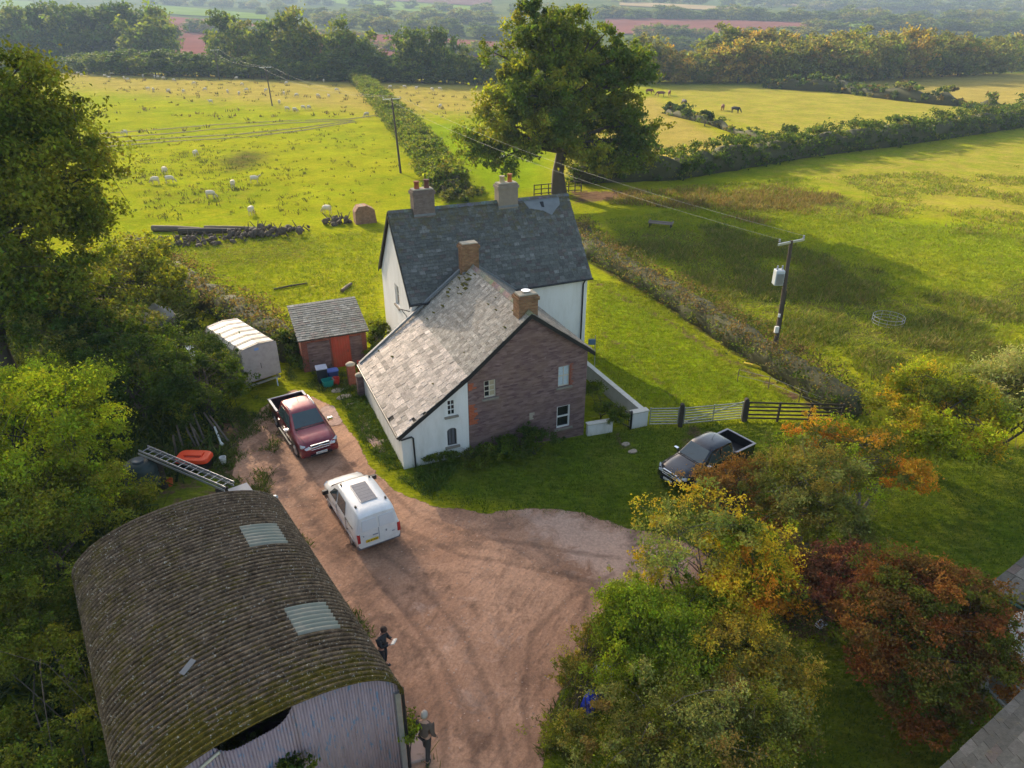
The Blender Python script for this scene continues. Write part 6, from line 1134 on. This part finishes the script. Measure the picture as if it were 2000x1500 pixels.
HG = [(G1,3),(G3,4),(OL,2),((.09,.07,.035),1)]
hedge('long flail-cut hedge with brown top running from the farmhouse down past the transformer pole', [(1128,455),(1160,500),(1300,580),(1470,690),(1600,775),(1672,815)], 2.5, 1.55, 15, .075, HG, 51, BRN, step=.55, zj=.08)
hedge('tall thick hedge running from the oak away to the right edge', [(1120,355),(1200,352),(1300,348),(1420,330),(1560,305),(1760,280),(2010,243),(2200,210)], 4., 3.2, 16, .17, [(G1,4),(G3,5),(OL,1)], 52, None, step=1.5, zj=.3)
hedge('tall uneven hedge on the right of the sheep field, behind the farmhouse', [(885,380),(850,340),(810,280),(770,235),(735,195),(700,160)], 3.8, 2.3, 24, .17, [(OL,1),(G2,3),(G1,4)], 53, None, step=1.4, zj=.22)
hedge('brown and green hedge behind the livestock trailer and brick shed', [(335,545),(400,590),(470,630),(535,675),(590,705)], 2.4, 1.9, 15, .08, HG, 54, BRN, step=.6, zj=.15)
hedge('low broken hedge between the two right hand pastures', [(1300,222),(1340,232),(1390,243),(1440,262),(1520,288)], 1.6, 1.2, 8, .17, HG, 55, None, gaps=.3, step=1.6, zj=.5)
hedge('distant dark hedge in front of the straw coloured far right field', [(1500,172),(1640,180),(1760,196),(1870,207)], 4, 3, 12, .3, HG, 56, None, step=3, zj=.4)
hedge('short piece of distant hedge by the right edge', [(1900,214),(1960,218)], 5, 3, 12, .3, HG, 57, None, step=2.5, zj=.3)
hedge('short length of hedge at the far right end beyond the tall hedge', [(1985,222),(2080,214)], 4, 3, 12, .3, HG, 58, None, step=2.5, zj=.3)
for i, (px, py, r_, lab) in enumerate([(1308,222,10,'small dark bush at the left end of the broken hedge'), (1330,226,11,'taller bush second along the broken hedge'), (1343,232,10,'round bush third along the broken hedge'), (1376,246,13,'round dark bush standing alone in the broken hedge'), (1535,290,22,'large bush where the broken hedge meets the tall hedge')]):
    p = at(px, py); k = depth(p)/F; SH('hawthorn_bush', lab, [Blob((p.x, p.y, p.z+r_*k), (r_*k, r_*k, r_*k*1.1))], 16, .5, 1300, .2, [(G3,3),(G1,2)], 60+i, tr=.06, limbs=8)
# ------------------------------------------------------------------ woods beyond the fields
def woodtree(seed, h, w_, pal, n=4600, size=.36):
    return tree('woodland_tree', 'x', 'tree', (0, 0, 0), [Blob((0, 0, h*.62), (w_, w_, h*.36)), Blob((w_*.35, -.2*w_, h*.45), (w_*.75, w_*.7, h*.25)), Blob((-w_*.4, 0, h*.48), (w_*.7, w_*.8, h*.28)), Blob((0, 0, h*.22), (w_*.95, w_*.9, h*.2))],
                42, w_*.33, n, size, pal, seed, tr=h*.018, limbs=10, inner=.6)
LEFT = [(G2,1),(G1,3),(G3,3)]; GOLD = [((.17,.135,.035),3),((.12,.12,.03),3),((.22,.16,.04),2)]; GRN2 = [(G2,3),(G4,2),(OL,1)]
protos = [woodtree(70+i, 10, 4.2, p) for i, p in enumerate([LEFT, LEFT, [(G1,2),(G2,3)], GRN2, GOLD, GOLD, [((.12,.12,.04),3),(G2,2)], [(OL,3),((.16,.12,.05),2)]])]
used = set(); wr = random.Random(9)
def plant(px, py, h, wf=1., kinds=(0, 1, 2), label='x', group='x', dz=0):
    k = wr.choice(kinds); p = at(px, py); o = protos[k] if k not in used else copytree(protos[k]); used.add(k)
    o.location = p; o.rotation_euler = (0, 0, wr.uniform(0, 6.28)); s = h/10; o.scale = (s*wf, s*wf, s); o['label'] = label; o['group'] = group; return o
LW, RW, FW = 'tall hazy blue green tree in the wood behind the sheep field', 'golden green tree in the sunlit wood beyond the right hand pastures', 'small hazy tree in the hedgerows on the far hillside'
for i in range(15): x = -60+i*26; plant(x, 132+wr.uniform(-4, 0)+x*.025, wr.uniform(23, 27), .95, (0, 1, 2), LW, 'trees of the wood behind the sheep field')
for i in range(12): x = -40+i*32; plant(x, 118, wr.uniform(22, 27), 1., (0, 1, 3), LW, 'trees of the wood behind the sheep field')
for x, h in [(430,15),(460,21),(490,17),(520,18),(555,20),(585,21),(615,14),(650,10),(690,19),(722,11),(760,9),(805,16),(832,14),(870,16),(905,11),(940,10),(970,8)]: plant(x, 140+(x-380)*.045, h*.92, wr.uniform(.8, 1), (0, 1, 2, 3), LW, 'trees of the wood behind the sheep field')
for x in range(-60, 970, 26): plant(x, 137+(x+60)*.028, wr.uniform(5, 8), 1.7, (0, 1, 2), LW, 'trees of the wood behind the sheep field')
for x, h in [(1250,20),(1285,17),(1320,14),(1375,11),(1400,14),(1440,18),(1475,17),(1510,16),(1550,19),(1585,17),(1615,21),(1650,16),(1690,18),(1725,20),(1765,22),(1800,18),(1840,21),(1870,19),(1905,18),(1940,17),(1975,19),(2010,18),(2045,17)]:
    plant(x, 163-max(0, x-1600)*.055, h*.66, wr.uniform(.95, 1.15), (4, 5, 6, 7, 3), RW, 'trees of the wood beyond the right pastures')
for x in range(1235, 2060, 26): plant(x, 160-max(0, x-1600)*.055, wr.uniform(6, 9), 1.6, (4, 6, 7, 2), RW, 'trees of the wood beyond the right pastures')
for x in range(1400, 2060, 44): plant(x+wr.uniform(-10, 10), 150-max(0, x-1600)*.05, wr.uniform(12, 15), 1.2, (4, 5, 6, 3), RW, 'trees of the wood beyond the right pastures')
for x0, y0, x1, y1, n, h0, h1 in [(380,64,700,92,11,8,13),(640,50,980,78,14,9,15),(700,98,980,112,10,7,11),(520,30,720,44,8,9,15),(720,40,960,48,9,10,18),(290,8,540,20,9,12,18),(540,6,960,26,12,10,16),(960,24,1240,40,9,10,16),(1210,34,1620,44,20,9,15),(1620,44,2020,48,15,10,17),(1240,76,1560,86,10,9,14),(1200,4,1560,14,13,12,18),(1560,20,2020,28,18,12,20),(1240,98,1420,104,6,8,12),(1600,62,2020,70,12,10,16),(1500,2,2020,10,14,14,20)]:
    for i in range(n):
        t = (i+wr.uniform(-.4, .4))/max(1, n-1); plant(x0+(x1-x0)*t, y0+(y1-y0)*t+wr.uniform(-1.5, 1.5), wr.uniform(h0, h1)*.85, wr.uniform(1.5, 2.6), (0, 1, 2, 3, 6), FW, 'hedgerow trees on the far hillside')
# ------------------------------------------------------------------ grass and weeds standing up from the ground
def tufts(name, polys, dens, h, wd, pal, seed, blades=5, thr=None, lean=.5, excl=(), noi=.5, spread=.09):
    """upright blades scattered over photo polygons; dens per square metre"""
    rs = np.random.RandomState(seed); Ps = []
    for poly in polys:
        L = np.array(W(poly)); lo, hi = L.min(0), L.max(0); n = int(dens*(hi-lo).prod()); q = rs.uniform(lo, hi, (n, 2)); q = q[inside(q, [tuple(a) for a in L])]; Ps.append(q)
    q = np.concatenate(Ps)
    for ex in excl: q = q[sdist(q, W(ex)) < rs.uniform(-.1, .5, len(q))]
    if thr is not None:
        v = np.array([mnoise.noise(Vector((a*noi, b*noi, seed))) for a, b in q]); q = q[v > thr+rs.uniform(-.15, .15, len(q))]
    n = len(q); cc = pick(rs, pal, n)*(1+.25*rs.uniform(-1, 1, (n, 1))); hs = h*(.5+rs.random(n))
    i = np.repeat(np.arange(n), blades); m = len(i); off = rs.normal(size=(m, 2))*spread; X, Y = q[i, 0]+off[:, 0], q[i, 1]+off[:, 1]; Z = gz(X, Y)
    a = rs.uniform(0, 2*math.pi, m); hh = hs[i]*(.6+.7*rs.random(m)); ln = rs.normal(size=(m, 2))*lean*hh[:, None]; w_ = wd*(.6+.8*rs.random(m)); dx, dy = np.cos(a)*w_, np.sin(a)*w_
    V = np.stack([np.stack([X-dx, Y-dy, Z-.02], 1), np.stack([X+dx, Y+dy, Z-.02], 1), np.stack([X+ln[:, 0]+dx*.3, Y+ln[:, 1]+dy*.3, Z+hh], 1), np.stack([X+ln[:, 0]-dx*.3, Y+ln[:, 1]-dy*.3, Z+hh*.97], 1)], 1).reshape(-1, 3)
    c = np.repeat(cc[i]*(1+.2*rs.uniform(-1, 1, (m, 1))), 4, axis=0); o = link(name, fastmesh(name, V, quads(V), c), [M['grassblade']]); tag(o, kind='stuff'); return o
HOUSEPX = [(788,915),(1142,862),(1146,640),(742,640),(700,770)]
LAWN = [((.09,.155,.012),4),((.14,.18,.018),3),((.065,.12,.012),2)]
BRI = [((.21,.27,.012),4),((.26,.29,.015),3),((.16,.22,.01),2),((.28,.25,.05),1)]
tufts('grass', [[(800,905),(1310,820),(1700,820),(2100,900),(2300,1700),(1050,1700),(1100,1200),(1240,1040),(960,1010),(850,975)]], 70, .07, .014, LAWN, 81, 4, excl=[YARD, HOUSEPX])
tufts('grass', [[(1150,545),(1250,560),(1560,790),(1330,800),(1265,800),(1150,700)]], 55, .10, .018, BRI, 82, 4, lean=.8)
tufts('grass', [[(1180,400),(1300,365),(2700,285),(2700,560),(1400,400)]], 5, .22, .05, BRI+[((.24,.19,.06),3)], 94, 5, lean=.9, spread=.25, thr=-.1, noi=.12)
tufts('rough_grass', [[(1180,470),(1400,440),(1750,540),(2050,620),(2600,760),(2600,1000),(2060,900),(1700,790),(1500,660),(1300,560)]], 26, .30, .03, [((.15,.18,.02),4),((.20,.17,.05),2),((.11,.15,.018),3),((.28,.22,.08),1)], 83, 5, thr=-.02, lean=.7, spread=.2, noi=.22)
tufts('grass', [[(1180,430),(1400,400),(2100,470),(2700,560),(2700,860),(2100,760),(1700,790),(1300,560)]], 14, .16, .03, BRI, 84, 4, lean=.9, spread=.2)
tufts('rushes', [[(1190,372),(1340,372),(1470,362),(1600,378),(1745,392),(1735,418),(1660,432),(1600,414),(1480,440),(1330,408),(1200,400)]], 8, .35, .05, [((.24,.17,.06),3),((.18,.17,.04),2)], 85, 5, thr=0., spread=.3, noi=.16)
tufts('grass', [[(330,470),(740,450),(745,660),(590,690),(400,560)]], 14, .15, .025, BRI, 86, 4, lean=.9, spread=.15, excl=[HOUSEPX])
tufts('rushes', [[(200,300),(420,290),(600,330),(600,420),(240,430)]], .6, .24, .045, [((.10,.09,.03),3),((.08,.10,.02),2)], 87, 6, thr=-.02, spread=.25, noi=.12)
tufts('weeds', [[(200,275),(700,240),(790,330),(760,400),(240,440)]], .2, .2, .05, [((.09,.10,.02),3),((.12,.10,.03),1)], 93, 6, spread=.2)
tufts('rushes', [[(120,140),(990,175),(1000,230),(690,232),(180,270)]], .05, .4, .10, [((.14,.11,.05),3),((.09,.09,.03),2)], 88, 6, thr=-.1, spread=.3, noi=.05)
tufts('weeds', [[(655,760),(720,760),(785,915),(900,905),(840,975),(770,930),(705,860)]], 120, .14, .022, [((.08,.14,.015),4),((.13,.17,.02),2)], 89, 5, lean=.9, thr=-.25, noi=.8, excl=[])
tufts('weeds', [[(430,760),(560,790),(545,870),(520,1000),(440,960),(400,860)], [(545,985),(600,1060),(700,1190),(770,1310),(800,1360),(790,1380),(640,1130),(550,1010)], [(560,700),(700,690),(715,790),(640,770),(560,740)]], 90, .13, .022, [((.09,.13,.02),4),((.15,.16,.03),2)], 90, 5, lean=.9, thr=.02, noi=.7)
tufts('weeds', [[(1040,1500),(1090,1350),(1170,1220),(1260,1150),(1240,1240),(1180,1330),(1130,1500)], [(790,1380),(845,1500),(830,1700),(770,1700),(780,1500)]], 120, .15, .02, [((.10,.12,.02),4),((.17,.15,.04),2)], 91, 5, lean=.9, thr=-.1, noi=.9)
tufts('undergrowth', [[(-300,600),(330,480),(440,760),(420,900),(300,960),(200,1500),(-300,1700),(-900,1000)]], 9, .45, .06, [(G1,3),(G2,3),(G3,2)], 92, 6, lean=.9, spread=.3)

# loose stones in the yard
rs = np.random.RandomState(77); L = np.array(W(YARD)); lo, hi = L.min(0), L.max(0); q = rs.uniform(lo, hi, (9000, 2)); q = q[inside(q, [tuple(a) for a in L])]; v = np.array([mnoise.noise(Vector((x*.5, y*.5, 3))) for x, y in q]); q = q[v > rs.uniform(-.3, .4, len(q))]
n = len(q); s_ = .012+.03*rs.random(n)**3; T = np.array([(1, 0, .1), (0, 1, .05), (-1, 0, .1), (0, -1, .05), (0, 0, .9)]); an = rs.uniform(0, 6.28, n); V = np.zeros((n, 5, 3)); V[:, :, 0] = q[:, :1]+s_[:, None]*(T[:, 0]*np.cos(an)[:, None]-T[:, 1]*np.sin(an)[:, None])*(1+.4*rs.random((n, 5))); V[:, :, 1] = q[:, 1:]+s_[:, None]*(T[:, 0]*np.sin(an)[:, None]+T[:, 1]*np.cos(an)[:, None]); V[:, :, 2] = gz(q[:, 0], q[:, 1])[:, None]+.012+s_[:, None]*T[:, 2]
Fq = (np.arange(n)[:, None, None]*5+np.array([(0, 1, 4), (1, 2, 4), (2, 3, 4), (3, 0, 4)])[None]).reshape(-1, 3); o = link('loose_stones', fastmesh('loose_stones', V.reshape(-1, 3), Fq, np.repeat(np.array((.42, .29, .22))*(.5+.9*rs.random((n, 1))), 5, axis=0)), [attrmat('loose_stone', .95, 20, .2)]); tag(o, kind='stuff')
